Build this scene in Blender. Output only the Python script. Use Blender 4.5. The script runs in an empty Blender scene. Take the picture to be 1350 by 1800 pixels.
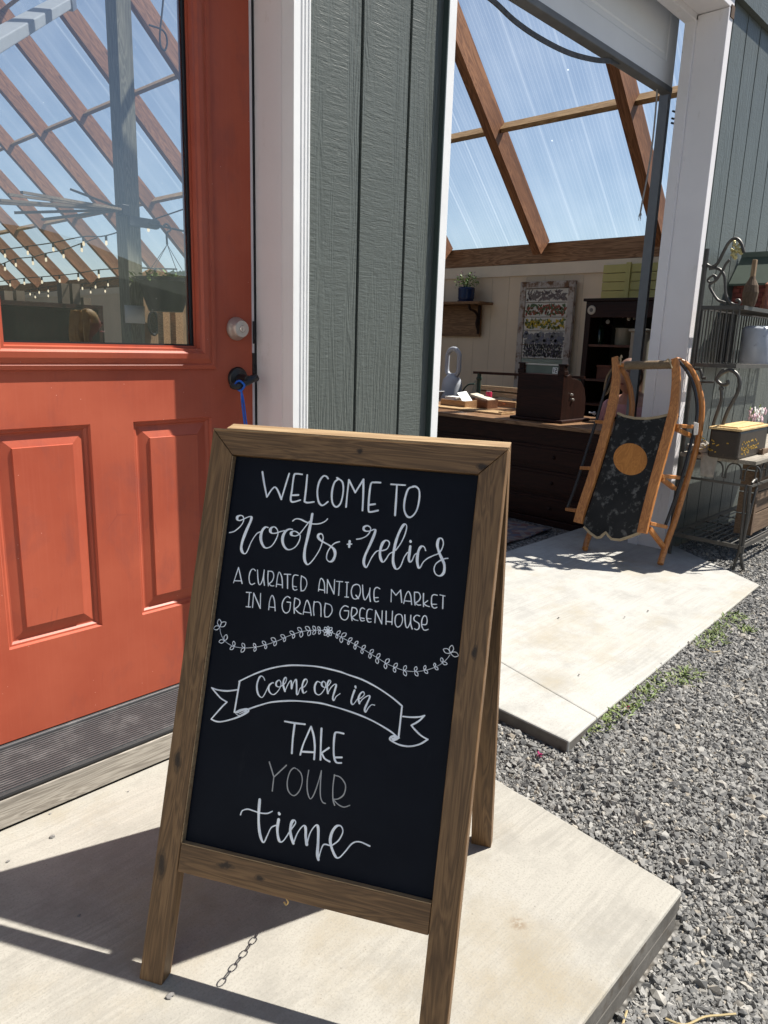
import bpy, bmesh, math, random
import numpy as np
from mathutils import Vector, Matrix

# ------------------------------------------------------------------ camera
scene = bpy.context.scene
COL = scene.collection
EYE = 1.14                                    # lens height above the door slab, metres
F = 1280.0 / 1800.0
def _n(v):
    v = np.array(v, float); return v / np.linalg.norm(v)
_Z = _n((173, 5470, 1280)); _X = np.array((1250, 260, -1280.0)); _X = _n(_X - _Z * _X.dot(_Z)); _Y = np.cross(_Z, _X)
ROT = np.array([_X, _Y, _Z])                  # rows: wall direction, into the building, up
cam_data = bpy.data.cameras.new('camera')
cam = bpy.data.objects.new('camera', cam_data); COL.objects.link(cam)
cam_data.sensor_fit = 'VERTICAL'; cam_data.sensor_height = 36.0; cam_data.lens = 36.0 * F
cam_data.clip_start = 0.02; cam_data.clip_end = 1000
cam.matrix_world = Matrix.Translation((0, 0, EYE)) @ Matrix([list(r) for r in ROT]).to_4x4()
scene.camera = cam

# ------------------------------------------------------------------ light
SUN_AZ, SUN_EL = math.radians(-31.0), math.radians(57.5)
SUN = Vector((math.cos(SUN_EL) * math.cos(SUN_AZ), math.cos(SUN_EL) * math.sin(SUN_AZ), math.sin(SUN_EL)))
world = bpy.data.worlds.new('World'); scene.world = world; world.use_nodes = True
wn, wl = world.node_tree.nodes, world.node_tree.links
bg = wn['Background']; bg.inputs['Strength'].default_value = 0.06
sky = wn.new('ShaderNodeTexSky'); sky.sky_type = 'NISHITA'; sky.sun_disc = False
sky.sun_elevation = SUN_EL; sky.sun_rotation = math.atan2(SUN.x, SUN.y)
sky.air_density = 1.0; sky.dust_density = 0.6; sky.ozone_density = 1.6; sky.altitude = 100
wl.new(sky.outputs[0], bg.inputs['Color'])
sun_data = bpy.data.lights.new('sun', 'SUN'); sun_data.energy = 5.0; sun_data.angle = math.radians(0.5); sun_data.color = (1.0, 0.955, 0.88)
sun = bpy.data.objects.new('sun', sun_data); COL.objects.link(sun)
sun.rotation_euler = SUN.to_track_quat('Z', 'Y').to_euler()
scene.view_settings.view_transform = 'Standard'; scene.view_settings.look = 'None'
scene.view_settings.exposure = 0.97; scene.view_settings.gamma = 1.0; scene.view_settings.use_curve_mapping = False
scene.render.engine = 'CYCLES'
cy = scene.cycles
cy.max_bounces = 10; cy.diffuse_bounces = 5; cy.glossy_bounces = 4; cy.transparent_max_bounces = 24; cy.transmission_bounces = 6
cy.use_denoising = True; cy.sample_clamp_indirect = 6.0; cy.caustics_reflective = False; cy.caustics_refractive = False

# ------------------------------------------------------------------ sight-line survey: a picture point laid on a known plane of the place
def ray(u, v):
    return ROT @ np.array([u - 675.0, 900.0 - v, -1280.0])
def on_x(u, v, x):
    r = ray(u, v); p = r * (x / r[0]); return Vector((p[0], p[1], p[2] + EYE))
def on_y(u, v, y):
    r = ray(u, v); p = r * (y / r[1]); return Vector((p[0], p[1], p[2] + EYE))
def on_z(u, v, z):
    r = ray(u, v); p = r * ((z - EYE) / r[2]); return Vector((p[0], p[1], z))
def on_plane(u, v, nrm, c):                   # nrm . P = c, P relative to the lens
    r = ray(u, v); p = r * (c / (r @ np.array(nrm, float))); return Vector((p[0], p[1], p[2] + EYE))

# ------------------------------------------------------------------ mesh helpers
rng = random.Random(7)
ORIGIN = {}                                    # world matrix of each thing, by object name
class MB:
    def __init__(s): s.v = []; s.f = []
    def quad(s, a, b, c, d):
        i = len(s.v); s.v += [tuple(a), tuple(b), tuple(c), tuple(d)]; s.f.append((i, i+1, i+2, i+3)); return s
    def poly(s, pts):
        i = len(s.v); s.v += [tuple(p) for p in pts]; s.f.append(tuple(range(i, i+len(pts)))); return s
    def box(s, x0, x1, y0, y1, z0, z1):
        i = len(s.v)
        s.v += [(x0,y0,z0),(x1,y0,z0),(x1,y1,z0),(x0,y1,z0),(x0,y0,z1),(x1,y0,z1),(x1,y1,z1),(x0,y1,z1)]
        s.f += [(i+3,i+2,i+1,i),(i+4,i+5,i+6,i+7),(i,i+1,i+5,i+4),(i+1,i+2,i+6,i+5),(i+2,i+3,i+7,i+6),(i+3,i,i+4,i+7)]
        return s
    def bar(s, a, b, w, h, side=None):         # rectangular bar from a to b; w along side, h across it
        a, b = Vector(a), Vector(b); d = (b - a).normalized()
        sd = Vector(side) if side is not None else (Vector((0,0,1)) if abs(d.z) < .9 else Vector((1,0,0)))
        sd = (sd - d * sd.dot(d)).normalized(); t = d.cross(sd)
        i = len(s.v)
        for p in (a, b):
            for q, r in ((-1,-1),(1,-1),(1,1),(-1,1)): s.v.append(tuple(p + sd*q*w/2 + t*r*h/2))
        s.f += [(i+3,i+2,i+1,i),(i+4,i+5,i+6,i+7)] + [(i+k, i+(k+1)%4, i+4+(k+1)%4, i+4+k) for k in range(4)]
        return s
    def sweep(s, pts, w, h, side):             # rectangular section along a polyline; w along side
        pts = [Vector(p) for p in pts]; i0 = len(s.v); n = len(pts)
        for k, p in enumerate(pts):
            d = (pts[min(k+1, n-1)] - pts[max(k-1, 0)]).normalized()
            sd = Vector(side); sd = (sd - d*sd.dot(d)).normalized(); t = d.cross(sd)
            ww = w[k] if isinstance(w, (list, tuple)) else w
            hh = h[k] if isinstance(h, (list, tuple)) else h
            for q, r in ((-1,-1),(1,-1),(1,1),(-1,1)): s.v.append(tuple(p + sd*q*ww/2 + t*r*hh/2))
        for k in range(n-1):
            a = i0+4*k
            s.f += [(a+j, a+(j+1)%4, a+4+(j+1)%4, a+4+j) for j in range(4)]
        s.f += [(i0+3,i0+2,i0+1,i0), tuple(i0+4*(n-1)+j for j in range(4))]
        return s
    def tube(s, pts, r, n=8, closed=False):
        pts = [Vector(p) for p in pts]; i0 = len(s.v); m = len(pts); up = None
        for k, p in enumerate(pts):
            if closed: d = pts[(k+1) % m] - pts[k-1]
            else: d = pts[min(k+1, m-1)] - pts[max(k-1, 0)]
            d.normalize()
            if up is None: up = Vector((0,0,1)) if abs(d.z) < .9 else Vector((1,0,0))
            up = (up - d*up.dot(d)); up.normalize(); t = d.cross(up)
            rr = r[k] if isinstance(r, (list, tuple)) else r
            for j in range(n):
                a = 2*math.pi*j/n; s.v.append(tuple(p + up*math.cos(a)*rr + t*math.sin(a)*rr))
        for k in range(m if closed else m-1):
            a = i0+n*k; b = i0+n*((k+1) % m)
            s.f += [(a+j, a+(j+1)%n, b+(j+1)%n, b+j) for j in range(n)]
        if not closed:
            s.f += [tuple(i0+j for j in reversed(range(n))), tuple(i0+n*(m-1)+j for j in range(n))]
        return s
    def lathe(s, prof, c=(0,0,0), axis=(0,0,1), n=24):   # prof: (radius, height) list
        ax = Vector(axis).normalized(); u = ax.orthogonal().normalized(); w = ax.cross(u); c = Vector(c)
        i0 = len(s.v)
        for r, h in prof:
            for j in range(n):
                a = 2*math.pi*j/n; s.v.append(tuple(c + ax*h + (u*math.cos(a) + w*math.sin(a))*r))
        for k in range(len(prof)-1):
            a = i0+n*k; b = a+n
            s.f += [(a+j, a+(j+1)%n, b+(j+1)%n, b+j) for j in range(n)]
        s.f += [tuple(i0+j for j in reversed(range(n))), tuple(i0+n*(len(prof)-1)+j for j in range(n))]
        return s
    def prism(s, poly, vec):                   # polygon (3-D points) extruded by vec
        vec = Vector(vec); i = len(s.v); n = len(poly)
        s.v += [tuple(Vector(p)) for p in poly] + [tuple(Vector(p)+vec) for p in poly]
        s.f += [tuple(i+j for j in reversed(range(n))), tuple(i+n+j for j in range(n))]
        s.f += [(i+j, i+(j+1)%n, i+n+(j+1)%n, i+n+j) for j in range(n)]
        return s
    def ball(s, c, r, n=10, m=7, sc=(1,1,1)):
        i0 = len(s.v); c = Vector(c)
        for k in range(m+1):
            t = math.pi*k/m
            for j in range(n):
                a = 2*math.pi*j/n
                s.v.append((c.x+r*sc[0]*math.sin(t)*math.cos(a), c.y+r*sc[1]*math.sin(t)*math.sin(a), c.z+r*sc[2]*math.cos(t)))
        for k in range(m):
            for j in range(n): s.f.append((i0+k*n+j, i0+k*n+(j+1)%n, i0+(k+1)*n+(j+1)%n, i0+(k+1)*n+j))
        return s
    def build(s, name, mat, parent=None, label=None, bevel=0, smooth=False, local=False, fix=True):
        me = bpy.data.meshes.new(name); V = [Vector(p) for p in s.v]
        if parent is not None and not local:
            inv = ORIGIN[parent.name].inverted(); V = [inv @ p for p in V]
        me.from_pydata([tuple(p) for p in V], [], s.f)
        if fix:
            bm = bmesh.new(); bm.from_mesh(me); bmesh.ops.remove_doubles(bm, verts=bm.verts, dist=1e-6)
            bmesh.ops.recalc_face_normals(bm, faces=bm.faces); bm.to_mesh(me); bm.free()
        for m in (mat if isinstance(mat, (list, tuple)) else [mat]): me.materials.append(m)
        if smooth:
            me.polygons.foreach_set('use_smooth', [True]*len(me.polygons))
            try: me.set_sharp_from_angle(angle=math.radians(40))
            except Exception: pass
        o = bpy.data.objects.new(name, me); COL.objects.link(o)
        if parent is not None: o.parent = parent; ORIGIN[o.name] = ORIGIN[parent.name]
        else: ORIGIN[o.name] = Matrix.Identity(4)
        if label: o['label'] = label
        if bevel:
            b = o.modifiers.new('bevel', 'BEVEL'); b.width = bevel; b.segments = 2; b.limit_method = 'ANGLE'; b.angle_limit = math.radians(40)
        return o
def tag(o, label, cat, group=None):
    o['label'] = label; o['category'] = cat
    if group: o['group'] = group
    return o
def thing(name, label, cat, loc, rot=None, group=None):
    o = bpy.data.objects.new(name, None); COL.objects.link(o); o.empty_display_size = .05
    m = Matrix.Translation(loc) @ (rot.to_4x4() if rot is not None else Matrix.Identity(4))
    o.matrix_world = m; ORIGIN[o.name] = m
    return tag(o, label, cat, group)
def struct(o, kind='structure'):
    o['kind'] = kind; return o
def copy_tree(o, parent=None):
    c = o.copy(); COL.objects.link(c); c.parent = parent
    for ch in [x for x in bpy.data.objects if x.parent is o]: copy_tree(ch, c)
    return c
def smooth_line(pts, n=6, closed=False):       # Catmull-Rom through the points
    P = [Vector(p) for p in pts]; out = []; m = len(P)
    for k in range(m if closed else m-1):
        if closed: a, b, c, d = P[k-1], P[k], P[(k+1) % m], P[(k+2) % m]
        else: a, b, c, d = P[max(k-1,0)], P[k], P[k+1], P[min(k+2, m-1)]
        for i in range(n):
            t = i/n
            out.append(.5*((2*b) + (c-a)*t + (2*a-5*b+4*c-d)*t*t + (3*b-a-3*c+d)*t**3))
    if not closed: out.append(P[-1])
    return out

# ------------------------------------------------------------------ materials
class NT:
    def __init__(s, name):
        s.m = bpy.data.materials.new(name); s.m.use_nodes = True
        s.t = s.m.node_tree; s.n = s.t.nodes; s.n.clear()
        s.out = s.n.new('ShaderNodeOutputMaterial')
    def node(s, typ, ins=None, **kw):
        nd = s.n.new(typ)
        for k, v in kw.items(): setattr(nd, k, v)
        for k, v in (ins or {}).items():
            if isinstance(v, bpy.types.NodeSocket): s.t.links.new(v, nd.inputs[k])
            else: nd.inputs[k].default_value = v
        return nd
    def coords(s, kind='Object', scale=(1,1,1), loc=(0,0,0), rot=(0,0,0)):
        if kind == 'World': o = s.node('ShaderNodeNewGeometry').outputs['Position']
        else: o = s.node('ShaderNodeTexCoord').outputs['Object']
        mp = s.node('ShaderNodeMapping', {'Vector': o, 'Scale': scale, 'Location': loc, 'Rotation': rot})
        return mp.outputs[0]
    def noise(s, vec, scale=1, detail=4, rough=.55, dist=0):
        return s.node('ShaderNodeTexNoise', {'Vector': vec, 'Scale': scale, 'Detail': detail, 'Roughness': rough, 'Distortion': dist}).outputs['Fac']
    def ramp(s, fac, stops):
        r = s.node('ShaderNodeValToRGB', {'Fac': fac}); cr = r.color_ramp
        while len(cr.elements) < len(stops): cr.elements.new(.5)
        for e, (p, c) in zip(cr.elements, stops):
            e.position = p; e.color = (c if len(c) == 4 else (*c, 1)) if isinstance(c, tuple) else (c, c, c, 1)
        return r.outputs['Color']
    def mix(s, a, b, fac, blend='MIX'):
        m = s.node('ShaderNodeMix', data_type='RGBA', blend_type=blend)
        for k, v in ((0, fac), (6, a), (7, b)):
            if isinstance(v, bpy.types.NodeSocket): s.t.links.new(v, m.inputs[k])
            else: m.inputs[k].default_value = (*v, 1) if isinstance(v, tuple) and len(v) == 3 else v
        return m.outputs[2]
    def math(s, op, a, b=None, c=None):
        m = s.node('ShaderNodeMath', operation=op)
        for k, v in enumerate((a, b, c)):
            if v is None: continue
            if isinstance(v, bpy.types.NodeSocket): s.t.links.new(v, m.inputs[k])
            else: m.inputs[k].default_value = v
        return m.outputs[0]
    def bump(s, h, strength=.3, dist=.01, normal=None):
        ins = {'Height': h, 'Strength': strength, 'Distance': dist}
        if normal is not None: ins['Normal'] = normal
        return s.node('ShaderNodeBump', ins).outputs[0]
    def principled(s, color, rough=.5, metallic=0, normal=None, spec=.5, **extra):
        ins = {'Base Color': color if isinstance(color, bpy.types.NodeSocket) else (*color, 1), 'Roughness': rough, 'Metallic': metallic, 'Specular IOR Level': spec}
        if normal is not None: ins['Normal'] = normal
        ins.update(extra)
        p = s.node('ShaderNodeBsdfPrincipled', ins); s.t.links.new(p.outputs[0], s.out.inputs[0]); return p
def paint(name, c, rough=.45, var=.18, scale=6, bump=.05, bscale=120, spec=.4, metallic=0, dirt=None, kind='Object'):
    t = NT(name); v = t.coords(kind)
    c2 = tuple(x*(1-var) for x in c)
    col = t.mix(c2, c, t.ramp(t.noise(v, scale, 5), [(.3, 0.0), (.7, 1.0)]))
    if dirt:
        col = t.mix(col, dirt[0], t.ramp(t.noise(v, dirt[1], 6, .65), [(dirt[2], 0.0), (dirt[2]+.12, 1.0)]))
    t.principled(col, rough, metallic, t.bump(t.noise(v, bscale, 3), bump, .002), spec)
    return t.m
def wood(name, dark, light, axis='z', rough=.55, ring=14.0, seed=0, knots=True, fine=.5, bump=.25, spec=.35):
    t = NT(name)
    sc = {'x': (.09, 1, 1), 'y': (1, .09, 1), 'z': (1, 1, .09)}[axis]
    v = t.coords('Object', sc, (seed*1.7, seed*2.3, seed*.9))
    warp = t.noise(v, 9, 2, .5)
    n1 = t.noise(v, ring*2, 3, .5, 1.2)
    rings = t.math('FRACT', t.math('MULTIPLY', t.math('ADD', n1, t.math('MULTIPLY', warp, .8)), 7.0))
    tri = t.math('ABSOLUTE', t.math('SUBTRACT', t.math('MULTIPLY', rings, 2.0), 1.0))
    sc2 = {'x': (.02, 1, 1), 'y': (1, .02, 1), 'z': (1, 1, .02)}[axis]
    v2 = t.coords('Object', sc2, (seed, seed, seed))
    fineg = t.noise(v2, 420, 2, .6)
    fac = t.math('ADD', t.math('MULTIPLY', tri, 1-fine), t.math('MULTIPLY', fineg, fine))
    mid = tuple((a+b)/2 for a, b in zip(dark, light))
    col = t.ramp(fac, [(.12, dark), (.5, mid), (.85, light)])
    big = t.noise(v, 5, 2)
    col = t.mix(col, tuple(x*.62 for x in dark), t.ramp(big, [(.52, 0.0), (.78, .75)]))
    if knots:
        sk = {'x': (.45, 1, 1), 'y': (1, .45, 1), 'z': (1, 1, .45)}[axis]
        vk = t.coords('Object', sk, (seed*3.1+.4, seed*1.3+.2, seed*2.2))
        vo = t.node('ShaderNodeTexVoronoi', {'Vector': vk, 'Scale': 6.0, 'Randomness': 1.0}).outputs['Distance']
        col = t.mix(col, tuple(x*.3 for x in dark), t.ramp(vo, [(.035, 1.0), (.12, 0.0)]))
    t.principled(col, rough, 0, t.bump(fac, bump, .0015), spec)
    return t.m
def metal(name, c, rough=.4, rust=None, metallic=1.0):
    t = NT(name); v = t.coords('Object')
    col = t.mix(tuple(x*.75 for x in c), c, t.noise(v, 25, 4))
    if rust: col = t.mix(col, rust, t.ramp(t.noise(v, 14, 6, .7), [(.5, 0.0), (.66, .8)]))
    t.principled(col, rough, metallic, t.bump(t.noise(v, 200, 3), .08, .001))
    return t.m
M = {}
# house paint
def siding_mat(name, c):
    t = NT(name); v = t.coords('World', (13, 13, 110)); rip = t.noise(v, 1, 3, .6, .8)
    vg = t.coords('World', (26, 26, 1.7), (3, 3, 1)); gr = t.noise(vg, 1, 2, .5, .4)
    tri = t.math('ABSOLUTE', t.math('SUBTRACT', t.math('FRACT', t.math('MULTIPLY', gr, 9.0)), .5))
    mask = t.ramp(t.noise(t.coords('World', (9, 9, .9)), 1, 2), [(.44, 0.0), (.56, 1.0)])
    mm_ = t.node('ShaderNodeMix', {0: mask, 2: rip, 3: t.math('MULTIPLY', tri, 1.5)}, data_type='FLOAT')
    h = t.math('ADD', mm_.outputs[0], t.math('MULTIPLY', t.noise(t.coords('World', (70, 70, 110)), 1, 3), .55))
    col = t.mix(tuple(x*.8 for x in c), c, t.noise(t.coords('World'), 3, 4))
    col = t.mix(col, tuple(min(1, x*1.45) for x in c), t.ramp(t.noise(t.coords('World', (60, 60, 60)), 1, 2), [(.68, 0.0), (.74, .6)]))
    t.principled(col, .42, 0, t.bump(h, .42, .005), .35)
    return t.m
M['siding'] = siding_mat('green_siding_paint', (.102, .114, .103))
M['green_trim'] = paint('dark_green_paint', (.035, .055, .05), .5)
M['white'] = paint('white_trim_paint', (.78, .78, .77), .45, .08, 5, .12, 60, .4, dirt=((.42, .40, .38), 45, .70))
def nailed(m):
    t = NT.__new__(NT); t.m = m; t.t = m.node_tree; t.n = t.t.nodes
    pr = [n for n in t.n if n.type == 'BSDF_PRINCIPLED'][0]; src = pr.inputs['Base Color'].links[0].from_socket
    vo = t.node('ShaderNodeTexVoronoi', {'Vector': t.coords('World', (1, 1, 1)), 'Scale': 7.5}).outputs['Distance']
    vo2 = t.noise(t.coords('World', (14, 14, 5)), 1, 7, .7)
    c = t.mix(src, (.05, .04, .035), t.ramp(vo, [(.026, .9), (.034, 0.0)]))
    c = t.mix(c, (.42, .37, .33), t.ramp(vo2, [(.60, 0.0), (.78, .6)]))
    t.t.links.new(c, pr.inputs['Base Color']); return m
M['jamb'] = paint('white_jamb_paint', (.74, .71, .71), .5, .06, 5, .15, 60, .35, dirt=((.35, .32, .31), 55, .72)); nailed(M['jamb'])
def door_paint():
    t = NT('red_door_paint'); v = t.coords('World')
    n = t.noise(v, 4, 5)
    col = t.mix((.345, .068, .036), (.435, .102, .055), t.ramp(n, [(.3, 0.0), (.7, 1.0)]))
    scuff = t.ramp(t.noise(t.coords('World', (9, 9, 5)), 1, 7, .7, .5), [(.53, 0.0), (.70, .62)])
    col = t.mix(col, (.27, .070, .050), scuff)
    brush = t.noise(t.coords('World', (150, 150, 3.5)), 1, 3, .6)
    col = t.mix(col, (.50, .15, .10), t.ramp(brush, [(.50, 0.0), (.75, .12)]))
    wv_ = t.node('ShaderNodeTexVoronoi', {'Vector': t.coords('World', (4, 4, 2.6), (0, 0, 0), (0, .5, 0)), 'Scale': 1.6}, feature='DISTANCE_TO_EDGE').outputs['Distance']
    col = t.mix(col, (.22, .05, .04), t.math('MULTIPLY', t.ramp(wv_, [(.004, 1.0), (.012, 0.0)]), t.ramp(t.noise(v, 6, 4), [(.60, 0.0), (.68, .35)])))
    spk = t.node('ShaderNodeTexVoronoi', {'Vector': v, 'Scale': 30.0}).outputs['Distance']
    col = t.mix(col, (.8, .5, .42), t.ramp(spk, [(.022, .8), (.03, 0.0)]))
    t.principled(col, .42, 0, t.bump(t.noise(t.coords('World', (260, 260, 30)), 1, 3), .10, .001), .25)
    return t.m
M['door'] = door_paint()
M['black_rubber'] = paint('black_rubber', (.012, .012, .013), .6, .2)
M['black_metal'] = paint('dark_bronze_metal', (.014, .013, .014), .35, .2, 20, .03, 90, .5)
M['nickel'] = metal('brushed_nickel', (.62, .58, .52), .42, None, .75)
M['blue_cord'] = paint('blue_cord', (.01, .12, .55), .5, .2, 60)
M['galv'] = metal('galvanised_steel', (.20, .20, .20), .42, None, .45)
M['steel_edge'] = paint('grey_bottom_rail', (.16, .165, .17), .5, .3, 8)
M['garage'] = paint('white_overhead_door_paint', (.80, .81, .82), .5, .06, 4)
def ribbed():
    t = NT('ribbed_aluminium_sill'); v = t.coords('World')
    col = t.mix((.085, .085, .088), (.20, .20, .198), t.ramp(t.noise(t.coords('World', (14, 22, 22)), 1, 6, .7), [(.48, 0.0), (.72, .8)]))
    t.principled(col, .45, .35, t.bump(t.noise(v, 300, 3), .04, .001)); return t.m
M['sill'] = ribbed()
M['grey_wood'] = wood('weathered_grey_wood', (.20, .175, .145), (.46, .42, .36), 'x', .8, 16, 3, False)
def concrete(name, c, axis_rot=0.0):
    t = NT(name); v = t.coords('World')
    wob = t.node('ShaderNodeVectorMath', {0: v, 1: t.node('ShaderNodeVectorMath', {0: t.node('ShaderNodeTexNoise', {'Vector': v, 'Scale': 2.5, 'Detail': 3}).outputs['Color'], 1: (.05, .05, 0)}, operation='MULTIPLY').outputs[0]}, operation='ADD').outputs[0]
    broom = t.noise(t.node('ShaderNodeMapping', {'Vector': wob, 'Scale': (2.6, 95, 1), 'Rotation': (0, 0, axis_rot)}).outputs[0], 1, 4, .7)
    wide = t.noise(t.node('ShaderNodeMapping', {'Vector': wob, 'Scale': (1.1, 22, 1), 'Rotation': (0, 0, axis_rot)}).outputs[0], 1, 3, .6)
    patch = t.ramp(t.noise(v, 3.4, 5, .6), [(.42, 0.0), (.60, 1.0)])
    col = t.mix(c, tuple(x*.78 for x in c), t.math('MULTIPLY', t.ramp(broom, [(.44, 0.0), (.60, 1.0)]), t.math('ADD', t.math('MULTIPLY', patch, .6), .18)))
    col = t.mix(col, tuple(x*.84 for x in c), t.math('MULTIPLY', t.ramp(wide, [(.48, 0.0), (.60, 1.0)]), t.math('MULTIPLY', patch, .8)))
    col = t.mix(col, tuple(x*.70 for x in c), t.ramp(t.noise(v, 5.5, 8, .72), [(.47, 0.0), (.68, .85)]))
    col = t.mix(col, (c[0]*.78, c[1]*.70, c[2]*.56), t.ramp(t.noise(t.coords('World', (1, 1, 1), (7, 3, 0)), 2.2, 7, .66), [(.50, 0.0), (.68, .75)]))
    grain = t.noise(v, 210, 4, .75)
    col = t.mix(col, tuple(x*.66 for x in c), t.ramp(grain, [(.50, 0.0), (.70, .85)]))
    pit = t.node('ShaderNodeTexVoronoi', {'Vector': v, 'Scale': 23.0}).outputs['Distance']
    col = t.mix(col, (.13, .11, .09), t.ramp(pit, [(.020, .9), (.036, 0.0)]))
    stain = t.node('ShaderNodeTexVoronoi', {'Vector': wob, 'Scale': 1.7}).outputs['Distance']
    col = t.mix(col, (.20, .15, .10), t.math('MULTIPLY', t.ramp(stain, [(.022, .75), (.040, 0.0)]), t.ramp(t.noise(v, 90, 3), [(.4, 0.0), (.55, 1.0)])))
    h = t.math('ADD', broom, t.math('MULTIPLY', grain, .7))
    t.principled(col, .85, 0, t.bump(h, .35, .003), .25)
    return t.m
M['slab_side'] = paint('soiled_rough_concrete_side', (.17, .158, .14), .9, .4, 9, .6, 45, .2, dirt=((.10, .085, .068), 20, .55))
M['concrete'] = concrete('broomed_concrete', (.335, .318, .280))
M['concrete_pale'] = concrete('pale_concrete', (.40, .39, .36))
def ground_mat():
    t = NT('gravel_ground'); v = t.coords('World')
    vo = t.node('ShaderNodeTexVoronoi', {'Vector': v, 'Scale': 65.0})
    col = t.ramp(vo.outputs['Color'], [(.1, (.13, .128, .122)), (.6, (.24, .23, .215)), (.95, (.36, .34, .31))])
    col = t.mix(col, (.05, .047, .042), t.ramp(vo.outputs['Distance'], [(.35, 0.0), (.7, .9)]))
    col = t.mix(col, (.24, .19, .14), t.ramp(t.noise(v, 3, 5), [(.56, 0.0), (.7, .5)]))
    t.principled(col, .9, 0, t.bump(vo.outputs['Distance'], .8, .01), .2); return t.m
M['ground'] = ground_mat()
def stone_mat():
    t = NT('crushed_stone'); r = t.node('ShaderNodeNewGeometry').outputs['Random Per Island']
    col = t.ramp(r, [(.0, (.105, .105, .104)), (.3, (.19, .187, .18)), (.65, (.285, .278, .262)), (.9, (.375, .362, .335)), (1.0, (.39, .345, .28))])
    n = t.noise(t.coords('World'), 150, 4, .7)
    col = t.mix(tuple([.5]*3), tuple([1.1]*3), n); col2 = t.ramp(r, [(.0, (.105, .105, .104)), (.3, (.19, .187, .18)), (.65, (.285, .278, .262)), (.9, (.375, .362, .335)), (1.0, (.39, .345, .28))])
    col = t.mix(col2, col, 1.0, 'MULTIPLY')
    t.principled(col, .85, 0, t.bump(n, .3, .002), .25); return t.m
M['stone'] = stone_mat()
# sign
M['sign_v'] = wood('stained_pine_upright', (.066, .033, .0125), (.225, .127, .055), 'z', .5, 17, 1, True, .55)
M['sign_h'] = wood('stained_pine_rail', (.062, .031, .012), (.218, .122, .053), 'x', .5, 17, 4, True, .55)
M['raw_edge'] = wood('worn_pine_edge', (.22, .135, .068), (.40, .285, .16), 'x', .6, 10, 2, False)
def add_knots(m, pts):                          # dark knots at given spots of the board face (x, z, radius)
    t = NT.__new__(NT); t.m = m; t.t = m.node_tree; t.n = t.t.nodes
    pr = [n for n in t.n if n.type == 'BSDF_PRINCIPLED'][0]; c = pr.inputs['Base Color'].links[0].from_socket
    for x, z, rx, rz in pts:
        v = t.node('ShaderNodeVectorMath', {0: t.node('ShaderNodeTexCoord').outputs['Object'], 1: t.node('ShaderNodeVectorMath', {0: t.node('ShaderNodeTexNoise', {'Vector': t.coords('Object'), 'Scale': 38.0, 'Detail': 3}).outputs['Color'], 1: (.012, 0, .020)}, operation='MULTIPLY').outputs[0]}, operation='ADD').outputs[0]
        v = t.node('ShaderNodeMapping', {'Vector': v, 'Location': (-x-.006, 0, -z-.010), 'Scale': (1, 0, 1)}).outputs[0]
        v = t.node('ShaderNodeMapping', {'Vector': v, 'Scale': (1/rx, 0, 1/rz)}).outputs[0]
        d = t.node('ShaderNodeVectorMath', {0: v}, operation='LENGTH').outputs['Value']
        ring = t.math('ABSOLUTE', t.math('SUBTRACT', t.math('FRACT', t.math('MULTIPLY', d, 3.0)), .5))
        c = t.mix(c, (.030, .014, .006), t.math('MULTIPLY', t.ramp(ring, [(.1, .6), (.4, 0.0)]), t.ramp(d, [(.5, 1.0), (2.2, 0.0)])))
        c = t.mix(c, (.014, .007, .004), t.ramp(d, [(.30, .95), (1.0, 0.0)]))
    t.t.links.new(c, pr.inputs['Base Color'])
add_knots(M['sign_v'], [(.018, .396, .010, .026), (.014, .205, .012, .034), (.542, .67, .006, .013)])
add_knots(M['sign_h'], [(.297, .995, .0065, .0055), (.522, .982, .014, .008), (.207, .224, .012, .006), (.14, .232, .022, .005)])
def board_mat():
    t = NT('chalkboard_black'); v = t.coords('Object')
    n = t.noise(v, 7, 6, .65)
    col = t.mix((.0024, .0044, .0098), (.0050, .0078, .0145), t.ramp(n, [(.35, 0.0), (.72, 1.0)]))
    sm = t.ramp(t.noise(t.coords('Object', (18, 1, 5), rot=(0, .5, 0)), 1, 6, .7), [(.62, 0.0), (.8, .07)])
    col = t.mix(col, (.16, .165, .17), sm)
    t.principled(col, .6, 0, t.bump(t.noise(v, 400, 2), .05, .0005), .10); return t.m
M['board'] = board_mat()
def chalk_mat():
    t = NT('white_chalk_marker'); v = t.coords('Object')
    col = t.mix((.70, .745, .82), (.88, .92, .97), t.ramp(t.noise(v, 38, 4, .6), [(.32, 0.0), (.62, 1.0)]))
    t.principled(col, .7, 0, None, .2); return t.m
M['chalk'] = chalk_mat()
def chalk_faint():
    t = NT('thin_grey_chalk_marker'); v = t.coords('Object')
    col = t.mix((.26, .27, .28), (.50, .51, .52), t.noise(v, 60, 4))
    t.principled(col, .75, 0, None, .2); return t.m
M['chalk_thin'] = chalk_faint()
M['brass'] = metal('brass', (.62, .45, .20), .3)
M['chain'] = metal('steel_chain', (.35, .33, .30), .35)
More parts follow.
